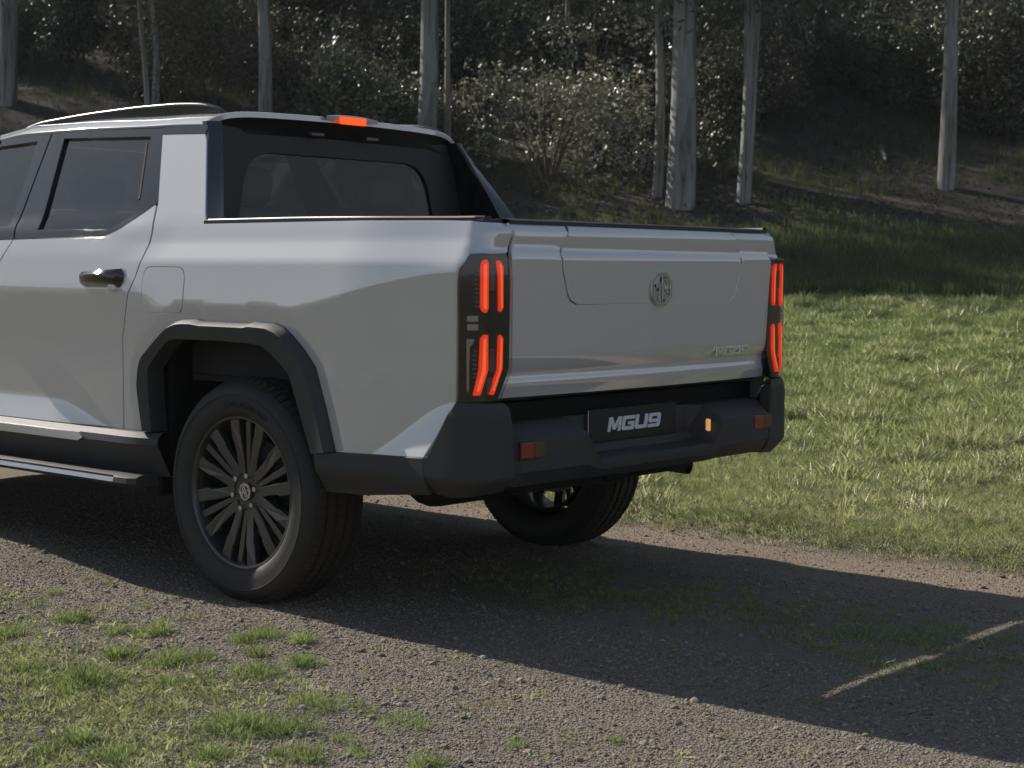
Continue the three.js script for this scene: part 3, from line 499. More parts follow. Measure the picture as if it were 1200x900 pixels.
// ---- tailgate
const tg = (z, y) => [rearX(z) + tailProf(y), y, z];
const notch = [[.485, 1.354], [.502, 1.330], [.528, 1.29], [.538, 1.256], [.53, 1.20], [.502, 1.124], [.487, 1.103], [.455, 1.089]];
{
  const sh = (a, d) => a.map(p => [p[0] + d, p[1] - d * .6]), mz = a => a.map(p => [-p[0], p[1]]).reverse();
  const g = new THREE.Group(); g.name = 'tailgate'; truck.add(g);
  const edge = [[.752, 1.354], [.754, 1.325], [.752, 1.30], [.762, 1.262], [.768, 1.24], [.764, .895], [.772, .87], [.806, .79]];
  const n0 = sh(notch, .0042), n1 = sh(notch, -.0042), n0r = sh(notch, .0012), n1r = sh(notch, -.0012); for (const q of [n0, n1, n0r, n1r]) q[0][1] = 1.354;
  part('tailgate_skin', panel([...edge, ...mz(edge), ...[...mz(n0r)].reverse(), ...[...n0].reverse()], tg, { cell: .03, flip: true }), M.paint, g);
  part('tailgate_centre', panel([...n1, ...mz(n1r)], tg, { cell: .025, flip: true }), M.paint, g);
  part('tailgate_core', loft([-.75, -.4, 0, .4, .75].map(z => [[rearX(z) - .050, 1.345, z], [rearX(z) - .062, .95, z], [rearX(z) - .060, .84, z], [rearX(z) - .058, .80, z], [rearX(z) - .068, .80, z], [1.06, .86, z], [1.05, 1.345, z]]), .3, true, true), M.dark, g);
  part('tailgate_cap', loft(Array.from({ length: 17 }, (_, k) => { const z = lerp(-.75, .75, k / 16), x = rearX(z); return [[x - .028, 1.350, z], [x - .027, 1.362, z], [x - .034, 1.366, z], [1.05, 1.370, z], [1.04, 1.366, z], [1.04, 1.34, z]]; }), .5), M.clad, g);
}
// emblem: an octagon ring round two linked capitals
const rearPlace = (geo, z, y, dx = 0) => { geo.rotateY(Math.PI / 2); geo.rotateY(-.104 * z); geo.translate(rearX(z) + tailProf(y) + dx, y, z); return geo; };
{
  const oct = (rx, ry) => [[.42, 1], [1, .42], [1, -.42], [.42, -1], [-.42, -1], [-1, -.42], [-1, .42], [-.42, 1]].map(p => [p[0] * rx, p[1] * ry]);
  const e = new THREE.Group(); e.name = 'emblem'; truck.add(e);
  part('emblem_ring', rearPlace(extr(oct(.061, .058), .005, .0015, [oct(.053, .050).reverse()]), 0, 1.140, .001), M.chrome, e);
  const bar = (a, b, w = .010) => { const dx = b[0] - a[0], dy = b[1] - a[1], l = Math.hypot(dx, dy), nx = -dy / l * w / 2, ny = dx / l * w / 2; return extr([[a[0] + nx, a[1] + ny], [a[0] - nx, a[1] - ny], [b[0] - nx, b[1] - ny], [b[0] + nx, b[1] + ny]], .005, .001); };
  part('emblem_letter', rearPlace(merge([bar([-.041, -.030], [-.041, .018]), bar([-.044, .014], [-.022, -.004]), bar([-.027, -.006], [-.006, .042]), bar([-.009, -.044], [-.009, .044])]), 0, 1.140, .001), M.chrome, e);
  part('emblem_letter', rearPlace(merge([bar([.009, -.044], [.009, .044]), bar([.008, .041], [.022, .041], .009), bar([.020, .042], [.042, .016]), bar([.008, -.041], [.022, -.041], .009), bar([.020, -.042], [.042, -.018]), bar([.041, -.022], [.041, -.004]), bar([.022, -.002], [.046, -.002], .009)]), 0, 1.140, .001), M.chrome, e);
}
const boldFont = await new FontLoader().loadAsync('fonts/droid/droid_sans_bold.typeface.json');
// wide square capitals drawn as strokes on a 1 x 1 box each
function word(_, w, h, depth, slant = .22) {
  const G = { M: [[[0, 0], [.2, 0], [.2, .62], [.4, .12], [.6, .12], [.8, .62], [.8, 0], [1, 0], [1, 1], [.74, 1], [.5, .42], [.26, 1], [0, 1]]],
    G: [[[.1, 0], [1, 0], [1, .58], [.5, .58], [.5, .38], [.76, .38], [.76, .24], [.24, .24], [.24, .76], [1, .76], [1, 1], [.1, 1], [0, .88], [0, .12]]],
    U: [[[.1, 0], [.9, 0], [1, .12], [1, 1], [.76, 1], [.76, .24], [.24, .24], [.24, 1], [0, 1], [0, .12]]],
    9: [[[0, 0], [.88, 0], [1, .12], [1, .88], [.88, 1], [.12, 1], [0, .88], [0, .46], [.12, .34], [.76, .34], [.76, .22], [0, .22]], [[.25, .56], [.25, .78], [.75, .78], [.75, .56]]] };
  const gs = [...'MGU9'].map((c, i) => { const g = extr(G[c][0].map(p => [(p[0] - .5) * w * .232 + (i - 1.5) * w * .256 * (1) + (p[1] - .5) * h * slant, (p[1] - .5) * h]), depth * .7, depth * .15, G[c].slice(1).map(q => q.map(p => [(p[0] - .5) * w * .232 + (i - 1.5) * w * .256 + (p[1] - .5) * h * slant, (p[1] - .5) * h]))); return g; });
  return merge(gs);
}
part('lettering', rearPlace(word('MGU9', .245, .031, .006), -.505, .903, .004), M.badge, truck);
// ---- tail lamps
const lampShell = out => (s, y) => {
  const z0 = .938, a1 = 85 * Math.PI / 180;
  if (s <= XC) return [s, y, z0 + out + (XC - s) * .05];
  if (s <= XC + LC) { const a = (s - XC) / LC * a1, r = RC + out; return [XC + r * Math.sin(a), y, z0 - RC + r * Math.cos(a)]; }
  const ze = z0 - RC + RC * Math.cos(a1), xe = XC + RC * Math.sin(a1), t = s - XC - LC; return [xe + .0875 * (t - t * t / (2 * ze)) + out, y, ze - t + out * .09];
};
const lampOut = [[1.058, 1.166], [1.066, 1.204], [1.094, 1.248], [1.205, 1.252], [1.244, 1.246], [1.252, 1.235], [1.258, 1.19], [1.256, .895], [1.247, .868], [1.206, .79], [1.055, .786]];
const bars = { A1: [[1.133, 1.219], [1.140, 1.232], [1.153, 1.233], [1.158, 1.219], [1.158, 1.082], [1.151, 1.070], [1.140, 1.072], [1.132, 1.085]], B1: [[1.196, 1.232], [1.209, 1.230], [1.221, 1.213], [1.222, 1.084], [1.214, 1.072], [1.207, 1.072], [1.205, 1.182]], A2: [[1.133, .988], [1.146, .998], [1.157, .996], [1.158, .887], [1.129, .809], [1.108, .809], [1.128, .888]], B2: [[1.207, .993], [1.213, .996], [1.222, .986], [1.220, .891], [1.183, .809], [1.165, .810], [1.202, .886]] };
for (const side of [1, -1]) {
  const mir = g => side > 0 ? g : mirrorZ(g), l = new THREE.Group(); l.name = 'tail_lamp'; truck.add(l);
  part('lamp_housing', mir(panel(lampOut, lampShell(-.004), { cell: .03, depth: .03, hem: .006 })), M.gloss, l);
  for (const b of Object.values(bars)) part('light_bar', mir(panel(b, lampShell(.0045), { cell: .02, depth: .010, hem: .002 })), M.lamp, l);
  for (const b of Object.values(bars)) { const ys = b.map(p => p[1]), mid = y => { let lo = 9, hi = -9; for (let i = 0; i < b.length; i++) { const p = b[i], q = b[(i + 1) % b.length]; if ((p[1] - y) * (q[1] - y) <= 0 && p[1] !== q[1]) { const x = p[0] + (q[0] - p[0]) * (y - p[1]) / (q[1] - p[1]); lo = Math.min(lo, x); hi = Math.max(hi, x); } } return [(lo + hi) / 2, (hi - lo) / 2]; }, y0 = Math.min(...ys) + .012, y1 = Math.max(...ys) - .012, L = [], R = []; for (let k = 0; k <= 8; k++) { const y = lerp(y0, y1, k / 8), [c, w] = mid(y); L.push([c - w * .38, y]); R.push([c + w * .38, y]); } part('light_core', mir(panel([...R, ...L.reverse()], lampShell(.0058), { cell: .02, depth: .003, hem: .0008 })), M.lampCore, l); }
  const q = (s0, s1, y0, y1) => [[s0, y0], [s1, y0], [s1, y1], [s0, y1]];
  for (const r of [q(1.168, 1.188, 1.139, 1.209), q(1.168, 1.187, .882, .951), q(1.158, 1.178, .815, .862)]) part('lamp_insert', mir(panel(r, lampShell(.001), { cell: .04, depth: .006 })), M.lampGrey, l);
  for (const r of [q(1.088, 1.122, 1.041, 1.057), q(1.088, 1.122, 1.014, 1.031)]) part('lamp_insert', mir(panel(r, lampShell(.002), { cell: .04, depth: .006 })), M.lampClear, l);
  part('lamp_insert', mir(panel([[1.086, .984], [1.110, .984], [1.104, .968], [1.094, .962], [1.092, .82], [1.088, .82]], lampShell(.002), { cell: .04, depth: .006 })), M.lampClear, l);
  for (let k = 0; k < 9; k++) { part('lamp_fin', mir(panel(q(1.110, 1.122, 1.085 + k * .014, 1.091 + k * .014), lampShell(.002), { cell: .04, depth: .005 })), M.lampGrey, l); if (k < 7) part('lamp_fin', mir(panel(q(1.106, 1.118, .86 + k * .014, .866 + k * .014), lampShell(.002), { cell: .04, depth: .005 })), M.lampGrey, l); }
  part('lamp_cover', mir(panel(lampOut, lampShell(.011), { cell: .03, depth: .012, hem: .004 })), M.lens, l);
}
// ---- rear bumper
{
  const bum = new THREE.Group(); bum.name = 'rear_bumper'; truck.add(bum);
  const low = (d0) => (s, y) => { const p = lampShell(d0 - .95 * Math.max(0, .538 - y) + .014 * sstep(.79, .74, y))(s, y); return p; };
  both('bumper_corner', panel([[.946, .603], [1.052, .778], [1.06, .782], [1.225, .776], [1.240, .765], [1.250, .70], [1.262, .52], [1.250, .490], [.99, .472], [.935, .478], [.931, .597]], low(.006), { cell: .025, depth: .05, hem: .008 }), M.clad, bum);
  both('lower_cladding', panel([[.408, .575], [.505, .580], [.72, .588], [.926, .597], [.930, .478], [.60, .445], [.418, .440]], (s, y) => [s, y, .950 + .012 - .05 * sstep(.54, .43, y)], { cell: .03, depth: .05, hem: .004 }), M.clad, bum);
  const pod = [[1.03, .705], [1.045, .705], [1.08, .702], [1.10, .694], [1.158, .664], [1.172, .650], [1.170, .552], [1.135, .502], [1.0, .488]];
  const mid = [[1.03, .704], [1.039, .702], [1.044, .60], [1.062, .572], [1.150, .562], [1.172, .550], [1.168, .528], [1.135, .498], [1.0, .484]];
  const sec = (z, f, back = 0) => pod.map((p, i) => [lerp(mid[i][0], p[0], f) - back * (i > 3 ? 1 : 0) - .012 * (z / .76) * (z / .76), lerp(mid[i][1], p[1], f), z]);
  const zs = [[.774, 1, .055], [.768, 1, .03], [.735, 1, .002], [.72, 1, 0], [.55, 1, 0], [.418, 1, 0], [.405, .96, 0], [.345, .06, 0], [.33, 0, 0], [.15, 0, 0], [0, 0, 0]];
  const all = [...zs, ...zs.slice(0, -1).reverse().map(q => [-q[0], q[1], q[2]])];
  part('bumper_step', loft(all.map(q => sec(...q)), .35), M.clad, bum);
  part('bumper_beam', rbox(.93, 1.03, .50, .70, -.85, .85, .01), M.dark, bum);
  part('rear_valance', rbox(.985, 1.005, .66, .764, -.84, .84, .004), M.dark, bum);
  for (const s of [1, -1]) {
    const r = new THREE.Group(); r.name = 'reflector'; bum.add(r);
    const zi = s > 0 ? [.705, .768, .628, .703] : [-.703, -.628, -.768, -.705];
    part('reflector_recess', rbox(1.155, 1.1625, .592, .654, s > 0 ? .620 : -.776 + .02, s > 0 ? .756 : -.620, .002), M.satin, r);
    const a = s > 0 ? [.690, .752] : [-.690, -.628], b = s > 0 ? [.628, .688] : [-.752, -.692];
    part('reflector_lens', rbox(1.157, 1.1655, .598, .648, a[0], a[1], .002), M.reflector, r);
    part('reflector_lens', rbox(1.157, 1.165, .598, .648, b[0], b[1], .002), M.reflectorDim, r);
  }
  const plate = new THREE.Group(); plate.name = 'number_plate'; bum.add(plate);
  part('plate_board', rbox(1.044, 1.050, .602, .718, -.265, .265, .003), M.plate, plate);
  part('plate_edge', rbox(1.044, 1.052, .604, .716, .262, .267, .001), M.chrome, plate);
  const t = word('MGU9', .310, .050, .004); t.rotateY(Math.PI / 2); t.translate(1.0505, .660, -.005); part('plate_lettering', t, M.plateText, plate);
  for (const s of [1, -1]) { const g = rbox(-.006, .006, -.022, .022, -.014, .014, .003); g.rotateY(.9 * s); g.translate(1.128, .630, -s * .362); part('plate_lamp', g, s > 0 ? M.amber : M.satin, bum); }
  for (const [s, y] of [[1.15, .60]]) { const p = lampShell(.019)(s, y), g = new THREE.CylinderGeometry(.010, .010, .004, 16); g.rotateX(Math.PI / 2); g.rotateY(1.2); g.translate(p[0] - .006, y, p[2]); both('parking_sensor', g, M.satin, bum); }
}
// ---- sills and side steps
both('sill_trim', loft([-2.78, -.80, -.62, -.53, -.45].map((x, i) => [[x, .582, .950], [x, .580, .985], [x, .560, 1.003], [x, .535, 1.008], [x, .525, 1.0], [x, .47, .975], [x, .41, .945], [x, .40, .80]].map(p => [p[0], p[1], p[2] - (i == 3 ? .010 : i == 4 ? .035 : 0)])), .4), M.clad);
both('sill_strip', loft([-2.7, -.90, -.872].map((x, i) => [[x, .560, 1.004], [x, .557, 1.014], [x, .526, 1.017], [x, .522, 1.006]].map(p => i == 2 ? [p[0], .540, p[2] - .002] : p)), .5), M.chrome);
{
  const st = new THREE.Group(); st.name = 'side_step'; truck.add(st);
  const g = loft([-2.72, -.60, -.53, -.50].map((x, i) => { const e = i == 3 ? .03 : i == 2 ? .008 : 0; return [[x, .418, .93], [x, .422, 1.00 - e], [x, .420, 1.045 - e], [x, .412, 1.062 - e], [x, .392, 1.066 - e], [x, .380, 1.05 - e], [x, .372, .93]]; }), .4, true, true);
  both('step_board', g, M.clad, st);
  both('step_edge', loft([-2.7, -.62, -.575].map((x, i) => [[x, .417, 1.052], [x, .412, 1.066], [x, .395, 1.069], [x, .390, 1.062]].map(p => [p[0], p[1], p[2] - (i == 2 ? .01 : 0)])), .5), M.chrome, st);
  for (const x of [-.75, -1.5, -2.3]) both('step_bracket', rbox(x - .03, x + .03, .36, .42, .70, .96, .008), M.dark, st);
}
// ---- chassis
{
  both('chassis_rail', rbox(-4.0, 1.0, .52, .66, .42, .50, .01), M.dark);
  const ax = new THREE.Group(); ax.name = 'rear_axle'; truck.add(ax);
  const a = new THREE.CylinderGeometry(.045, .045, 1.5, 16); a.rotateX(Math.PI / 2); a.translate(0, .40, 0); part('axle_tube', a, M.dark, ax);
  const d = new THREE.SphereGeometry(.13, 20, 14); d.scale(1, 1, .8); d.translate(.02, .40, -.05); part('differential', d, M.dark, ax);
  both('leaf_spring', tube([[-.62, .56, .60], [-.3, .47, .60], [0, .44, .60], [.35, .48, .60], [.66, .57, .60]], .028, 20, 6), M.dark, ax);
  both('damper', tube([[.02, .36, .66], [.18, .62, .55]], .03, 6, 10), M.dark, ax);
  const sp = new THREE.TorusGeometry(.27, .09, 12, 32); sp.rotateX(Math.PI / 2); sp.scale(1, .9, 1); sp.translate(.62, .50, -.02); part('spare_tyre', sp, M.rubber, truck);
  part('tow_bracket', merge([rbox(.80, .98, .44, .50, -.06, .06, .01), rbox(.88, .96, .44, .52, -.5, .5, .01)]), M.dark, truck);
  part('exhaust', tube([[-1.5, .42, -.3], [.2, .52, -.36], [.6, .47, -.45], [.95, .45, -.5]], .035, 24, 10), M.steel, truck);
  const mf = new THREE.CapsuleGeometry(.105, .5, 6, 16); mf.rotateX(Math.PI / 2); mf.scale(1, .8, 1); mf.translate(.62, .455, .33); part('silencer', mf, M.dark, truck);
  part('under_tray', rbox(-4.1, -.45, .44, .50, -.80, .80, .01), M.dark, truck);
}
// ---- wheels
function makeWheel() {
  const w = new THREE.Group(); w.name = 'wheel';   // axis z, outside towards +z, centre at the origin; tyre 0.275 wide
  const R = .405, h = .135;
  const prof = [[.268, .098], [.274, .116], [.285, .129], [.302, .136], [.325, .1395], [.347, .138], [.352, .1395], [.365, .136], [.380, .126], [.392, .112], [.400, .098]];
  const tread = []; const add = (r, z) => tread.push([r, z]);
  add(.400, .098); for (const [z, hw] of [[.068, .006], [.024, .007], [-.024, .007], [-.068, .006]]) { const rz = R - .004 * Math.pow(z / .1, 2); add(rz, z + hw); add(rz - .008, z + hw - .001); add(rz - .008, z - hw + .001); add(rz, z - hw); } add(.400, -.098);
  const lathe = (pts, seg = 96) => { const g = new THREE.LatheGeometry(pts.map(p => new THREE.Vector2(p[0], p[1])), seg); g.rotateX(Math.PI / 2); return g; };
  const side = lathe(prof), back = lathe(prof.map(p => [p[0], -p[1]]).reverse());
  part('tyre_sidewall', toCreasedNormals(side.toNonIndexed(), .6), M.rubber, w); part('tyre_sidewall', toCreasedNormals(back.toNonIndexed(), .6), M.rubber, w);
  part('tyre_tread', toCreasedNormals(lathe(tread).toNonIndexed(), .5), M.tread, w);
  // tread blocks: sipes and shoulder lugs stand proud of the carcass
  const lugs = [];
  for (let k = 0; k < 72; k++) { const a = k / 72 * Math.PI * 2;
    for (const [z0, z1, sk, rad] of [[.076, .112, .10, .3985], [.033, .060, -.22, .4035], [-.016, .016, .2, .4045], [-.060, -.033, -.22, .4035], [-.112, -.076, .10, .3985]]) {
      const g = new THREE.BoxGeometry(.0265, .010, z1 - z0); const zc = (z0 + z1) / 2; const p = g.attributes.position; for (let i = 0; i < p.count; i++) p.setX(i, p.getX(i) + p.getZ(i) * sk); if (Math.abs(zc) > .09) { g.rotateX(Math.sign(zc) * .42); }
      g.translate(0, rad, zc); g.rotateZ(a); lugs.push(g); } }
  const lg = part('tread_blocks', merge(lugs), M.tread, w); lg.userData.kind = 'stuff';
  // raised lettering round the shoulder of the sidewall, its shade put into the colour
  const chars = 'CROSSCONTACT', gs = [];
  [...chars].forEach((c, i) => { const small = i !== 0 && i !== 5; const g = new TextGeometry(c, { font: boldFont, size: small ? .019 : .024, depth: .0016, curveSegments: 3 }); g.computeBoundingBox(); const b = g.boundingBox; g.translate(-(b.min.x + b.max.x) / 2, 0, 0); g.scale(1.15, 1, 1); g.translate(0, .311, .1388); g.rotateZ(.16 - i * .064); gs.push(g); });
  const gl = merge(gs); part('tyre_lettering', gl, M.shadedLetters, w);
  part('sidewall_ring', lathe([[.349, .137], [.350, .1408], [.353, .1408], [.354, .137]], 96), M.rubber, w);
  // rim: flange, barrel, spokes in six groups of three, hub, cap and nuts
  part('rim_flange', toCreasedNormals(lathe([[.258, .088], [.261, .106], [.267, .1185], [.275, .1215], [.279, .117], [.279, .100]], 96).toNonIndexed(), .7), M.rim, w);
  part('rim_barrel', lathe([[.254, .098], [.247, .08], [.240, .0], [.236, -.09], [.25, -.10]], 64), M.rim, w);
  const dish = g => { const p = g.attributes.position; for (let i = 0; i < p.count; i++) { const r = Math.hypot(p.getX(i), p.getY(i)); p.setZ(i, p.getZ(i) + lerp(.070, .086, sstep(.07, .25, r))); } g.computeVertexNormals(); return g; };
  const wide = [[.012, .064], [.040, .064], [.055, .130], [.068, .176], [.075, .181], [.092, .250], [.050, .258], [.041, .202], [.036, .196], [.020, .112]];
  const sw1 = dish(extr(wide, .018, .0035)), sw2 = dish(extr(wide.map(q => [-q[0], q[1]]).reverse(), .018, .0035)), st = dish(extr([[-.006, .066], [.006, .066], [.009, .16], [.011, .256], [-.011, .256], [-.009, .16]], .012, .003));
  for (let k = 0; k < 6; k++) for (const g of [sw1, sw2, st]) { const m = part('spoke', g, M.rim, w); m.rotation.z = -.10 + k * Math.PI / 3; }
  const hub = new THREE.CylinderGeometry(.082, .086, .05, 48); hub.rotateX(Math.PI / 2); hub.translate(0, 0, .060); part('hub', hub, M.rim, w);
  const cap = new THREE.CylinderGeometry(.034, .036, .012, 8); cap.rotateY(Math.PI / 8); cap.rotateX(Math.PI / 2); cap.translate(0, 0, .089); part('hub_cap', cap, M.gloss, w);
  const oct = r => Array.from({ length: 8 }, (_, i) => { const a = (i + .5) * Math.PI / 4; return [r * Math.cos(a), r * Math.sin(a)]; });
  const k_ = 1.12, ring = extr(oct(.032), .002, .0006, [oct(.0275).reverse()]); ring.translate(0, 0, .095); ring.rotateZ(.5); part('cap_emblem', ring, M.chrome, w);
  const bar = (a, b, wd = .0045) => { const dx = b[0] - a[0], dy = b[1] - a[1], l = Math.hypot(dx, dy), nx = -dy / l * wd / 2, ny = dx / l * wd / 2; return extr([[a[0] + nx, a[1] + ny], [a[0] - nx, a[1] - ny], [b[0] - nx, b[1] - ny], [b[0] + nx, b[1] + ny]], .002, .0004); };
  const lt = merge([bar([-.022, -.015], [-.022, .011]), bar([-.022, .010], [-.012, -.002]), bar([-.014, -.003], [-.004, .022]), bar([-.005, -.023], [-.005, .023]), bar([.004, -.023], [.004, .023]), bar([.004, .022], [.012, .022]), bar([.011, .022], [.023, .008]), bar([.004, -.022], [.012, -.022]), bar([.011, -.022], [.022, -.010]), bar([.022, -.012], [.022, -.001]), bar([.012, -.001], [.024, -.001])]); lt.translate(0, 0, .095); lt.rotateZ(.5); part('cap_emblem', lt, M.chrome, w);
  for (let k = 0; k < 6; k++) { const g = new THREE.CylinderGeometry(.0098, .0115, .024, 6); g.rotateX(Math.PI / 2); g.translate(.062, 0, .094); const m = part('wheel_nut', g, M.chrome, w); m.rotation.z = .25 + k * Math.PI / 3; }
  const disc = new THREE.CylinderGeometry(.175, .175, .024, 48); disc.rotateX(Math.PI / 2); disc.translate(0, 0, .0); part('brake_disc', disc, M.steel, w);
  part('brake_caliper', rbox(.09, .19, -.07, .09, -.03, .04, .02), M.dark, w);
  const mk = new THREE.CylinderGeometry(.004, .004, .002, 10); mk.rotateX(Math.PI / 2); mk.translate(-.262, .075, .1145); part('paint_dot', mk, new THREE.MeshStandardMaterial({ color: rgb(.5, .01, .01), roughness: .5 }), w);
  return w;
}
{
  const w0 = makeWheel(), zc = .828;
  [[0, zc, 1], [0, -zc, -1], [-3.3, zc, 1], [-3.3, -zc, -1]].forEach(([x, z, s], i) => { const w = i ? w0.clone() : w0; w.position.set(x, .399, z); if (s < 0) w.rotation.y = Math.PI; w.name = 'wheel'; truck.add(w); });
}
// ================================================================ the wood
const barkMap = tex(256, 512, (u, v) => { const a = Math.sin(u * 6.283) * .9, b = Math.cos(u * 6.283) * .9; const n = noise(a * 2.2 + 5, b * 2.2, v * 5) * .55 + noise(a * 5, b * 5, v * 13 + 4) * .3 + noise(a * 16, b * 16, v * 70) * .15, s = noise(a * 2 + 9, b * 2, v * 3.2 + 7); const b2 = sstep(.12, .38, s + .5 * n), g = clamp(.84 + .5 * n - .42 * b2); return [g, g * (.985 - .05 * b2), g * (.96 - .13 * b2)]; }, false);
const barkBump = tex(256, 512, (u, v) => { const a = Math.sin(u * 6.283), b = Math.cos(u * 6.283), n = .5 + .5 * (noise(a * 4, b * 4, v * 12) * .5 + noise(a * 12, b * 12, v * 50) * .5); return [n, n, n]; }, false);
const paleBark = new THREE.MeshStandardMaterial({ color: rgb(.30, .30, .29), map: barkMap, bumpMap: barkBump, bumpScale: .006, roughness: .85 });
const twigBark = new THREE.MeshStandardMaterial({ color: rgb(.17, .14, .105), map: barkMap, bumpMap: barkBump, bumpScale: .03, roughness: .95 });
const leafMat = new THREE.MeshPhysicalMaterial({ roughness: .95, transmission: .4, thickness: 0, side: THREE.DoubleSide });
const shinyLeaf = new THREE.MeshStandardMaterial({ roughness: .40, side: THREE.DoubleSide });
function leafClump(n, R, len, wid, droop) {
  const P = [], I = [];
  for (let k = 0; k < n; k++) {
    const c = new THREE.Vector3(rr(-1, 1), rr(-1, 1), rr(-1, 1)); if (c.length() > 1) c.normalize(); c.multiplyScalar(R);
    const d = new THREE.Vector3(rr(-1, 1), rr(-1, 1) - droop, rr(-1, 1)).normalize(), s = new THREE.Vector3(rr(-1, 1), rr(-1, 1), rr(-1, 1)).cross(d).normalize(), f = d.clone().cross(s), L = len * rr(.6, 1.2), W = wid * rr(.7, 1.2), b = P.length / 3;
    for (const [t, w, u] of [[0, 0, 0], [.45, -1, .12], [.45, 1, .12], [1, 0, -.05]]) P.push(...c.clone().addScaledVector(d, t * L).addScaledVector(s, w * W).addScaledVector(f, u * W).toArray());
    I.push(b, b + 1, b + 3, b, b + 3, b + 2);
  }
  const g = new THREE.BufferGeometry(); g.setAttribute('position', new THREE.Float32BufferAttribute(P, 3)); g.setIndex(I); const q = g.toNonIndexed(); q.computeVertexNormals(); return q;
}
const gumLeaves = leafClump(34, .42, .17, .026, .9), bushLeaves = leafClump(34, .28, .100, .034, .1), fineLeaves = leafClump(36, .30, .10, .017, .4);
function limb(pts, r0, r1, segs = 14, rs = 12, wob = .06) {
  const c = new THREE.CatmullRomCurve3(pts.map(V)), P = [], U = [], I = []; const ph = rr(0, 9);
  for (let i = 0; i <= segs; i++) {
    const f = i / segs, p = c.getPoint(f), t = c.getTangent(f), a = new THREE.Vector3(1, 0, 0).cross(t).normalize(), b = t.clone().cross(a), r = lerp(r0, r1, f) * (1 + (i == 0 ? .16 : i == 1 ? .04 : 0));
    for (let j = 0; j <= rs; j++) { const an = j / rs * 6.2832, q = r * (1 + wob * noise(Math.cos(an) * 1.5 + ph, Math.sin(an) * 1.5, f * 6)); P.push(p.x + (a.x * Math.cos(an) + b.x * Math.sin(an)) * q, p.y + (a.y * Math.cos(an) + b.y * Math.sin(an)) * q, p.z + (a.z * Math.cos(an) + b.z * Math.sin(an)) * q); U.push(j / rs, f * segs * .11); }
  }
  const w = rs + 1; for (let i = 0; i < segs; i++) for (let j = 0; j < rs; j++) { const k = i * w + j; I.push(k, k + w, k + 1, k + 1, k + w, k + w + 1); }
  const g = new THREE.BufferGeometry(); g.setAttribute('position', new THREE.Float32BufferAttribute(P, 3)); g.setAttribute('uv', new THREE.Float32BufferAttribute(U, 2)); g.setIndex(I); g.computeVertexNormals(); return g;
}
// the open field stays clear of crowns that would stand between it and the sun
const shadesField = (x, y, z) => { const t = (y - .3) / SUN.y, gx = x - SUN.x * t, gz = z - SUN.z * t, d = depthOf(gx, gz); return d < 21.8 + 1.6 * noise(gx * .3, gz * .3) + 1.2 * noise(gx * .9, gz * .9); };
// gaps in the canopy through which the sun reaches the large shrub and the floor
const gaps = [[640, 30, 4.2, 2.9, .95], [690, 31, 6, 1.6, .9], [1090, 29, 2.9, 1.8, .7], [740, 28, 2.4, 1.3, .6], [430, 30.5, 5, 1.7, .8], [1170, 33, 6, 2.2, .8], [845, 29.5, 4.6, 1.2, .85], [960, 27, 2.2, 1.5, .5], [1040, 24.5, 1.5, 1.2, .6]].map(([u, d, y, r, p]) => { const [x, z] = spot((u - 600) / 1898 * d, d); return [x, y, z, r, p]; });
const inGap = (x, y, z) => gaps.some(g => { const t = (y - g[1]) / SUN.y; return t > .8 && Math.hypot(x - SUN.x * t - g[0], z - SUN.z * t - g[2]) < g[3] && rnd() < g[4]; });
const gumTone = () => { const t = rr(.6, 1.3), w = rr(0, 1); return [(.062 + .03 * w) * t, (.078 + .02 * w) * t, .046 * t]; };
